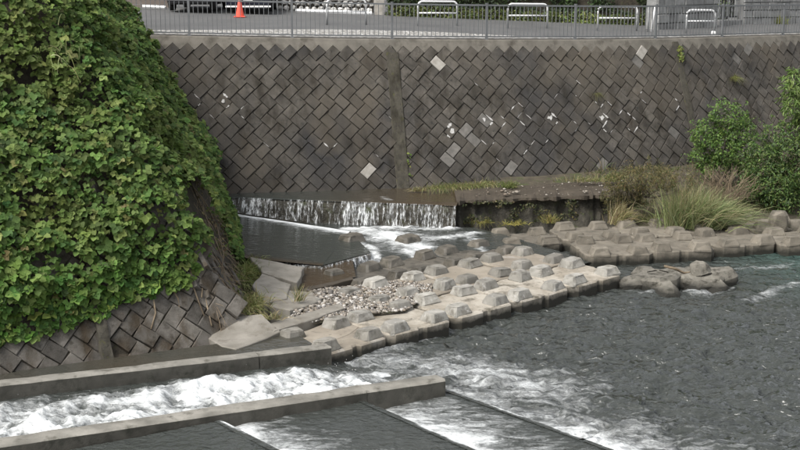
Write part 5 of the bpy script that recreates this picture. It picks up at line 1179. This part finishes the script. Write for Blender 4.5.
# grey stone walls right of the hedge with a barred gate between
def stone_wall(a, b, h, label):
    d = (b - a); L = d.length; d.normalize(); bk = Vector((-d.y, d.x, 0)).normalized(); rt = root('stone_wall', (a + b) / 2, label, 'wall', 'grey stone walls by the gate'); r = random.Random(int(a.x * 10))
    V = [a + bk * .06 - up * .1, b + bk * .06 - up * .1, b + bk * .06 + up * h, a + bk * .06 + up * h, a + bk * .5 - up * .1, b + bk * .5 - up * .1, b + bk * .5 + up * h, a + bk * .5 + up * h]
    obj('core', V, [(0, 1, 2, 3), (3, 2, 6, 7), (1, 5, 6, 2), (4, 0, 3, 7)], 'stone', rt)
    row = 0; z0_ = -.05
    while z0_ < h - .05:
        rh = r.uniform(.26, .34); s_ = -r.uniform(0, .3) if row % 2 else 0.
        while s_ < L:
            w_ = r.uniform(.38, .72); x0_ = max(0, s_) + .012; x1_ = min(L, s_ + w_) - .012
            if x1_ - x0_ > .08:
                A0 = a + d * x0_; A1 = a + d * x1_; zt = min(rh, h - z0_) - .02; o_ = r.gauss(0, .012); pr = .03
                F0 = [A0 + up * z0_ + bk * .1, A1 + up * z0_ + bk * .1, A1 + up * (z0_ + zt) + bk * .1, A0 + up * (z0_ + zt) + bk * .1]
                c_ = sum(F0, Vector()) / 4; F1 = [q_ + (c_ - q_) * .0 - bk * (.10 + o_ - .02) for q_ in F0]; F2 = [q_ + (c_ - q_).normalized() * .03 - bk * (.12 + o_) for q_ in F0]
                obj('stone', F0 + F1 + F2, [(k, (k + 1) % 4, 4 + (k + 1) % 4, 4 + k) for k in range(4)] + [(4 + k, 4 + (k + 1) % 4, 8 + (k + 1) % 4, 8 + k) for k in range(4)] + [(8, 9, 10, 11)], 'stone', rt)
            s_ += w_
        z0_ += rh; row += 1
    return rt
stone_wall(PR(657, 29.5), PR(717, 26.5), 2.0, 'grey stone wall between the hedge and the barred gate')
stone_wall(PR(743, 24.2), PR(830, 22.5), 2.0, 'grey stone wall right of the barred gate')
ga, gb_ = PR(719, 24.8), PR(742, 23.6); rt = root('gate', (ga + gb_) / 2, 'narrow barred gate with dark garden behind, between the stone walls', 'gate')
for i in range(9):
    q = ga + (gb_ - ga) * (i / 8); MB().box(q.x - .02, q.x + .02, q.y + .1, q.y + .14, q.z + .25, q.z + 1.9).obj('bar', 'carblack' if i % 3 else 'greypipe', rt)
for h_ in (.28, 1.0, 1.85): MB().tube([ga + up * h_ + Vector((0, .12, 0)), gb_ + up * h_ + Vector((0, .12, 0))], .03, 6).obj('cross_bar', 'carblack', rt)
c = (ga + gb_) / 2; rt = root('gate_step', c, 'grey stone step under the barred gate', 'step'); d = (gb_ - ga); q = [ga + Vector((0, -.25, 0)), gb_ + Vector((0, -.25, 0)), gb_ + Vector((0, .5, 0)), ga + Vector((0, .5, 0))]
MB().prism([(p_.x, p_.y) for p_ in q], c.z - .2, c.z + .17, .02).obj('tread', 'stone', rt)
bush('garden_shrub', c + Vector((.2, 1.6, 0)), 2, [(0, 0, .8, .8), (.5, 0, 1.5, .7), (-.6, 0, 1.3, .7)], 2600, .11, [(.035, .055, .02), (.06, .09, .03), (.12, .15, .06)], 'dark garden shrub behind the barred gate', group='garden plants')
grass_clump('grass_tuft', PR(781, 23.8), 160, (.1, .08), .5, .02, [(.2, .23, .06), (.26, .27, .08)], 'yellow green tuft at the foot of the right stone wall', (0, -.1, 1), .35, .4)
q = PR(713, 35.2); rt = root('marker_stone', q, 'small white marker stone by the railing under the weathered barrier', 'marker'); MB().prism([(q.x - .07, q.y - .07), (q.x + .07, q.y - .07), (q.x + .06, q.y + .07), (q.x - .06, q.y + .07)], q.z - .02, q.z + .14, .03).obj('stone', 'white', rt)
for o in bpy.data.objects:
    if '_org' in o: del o['_org']
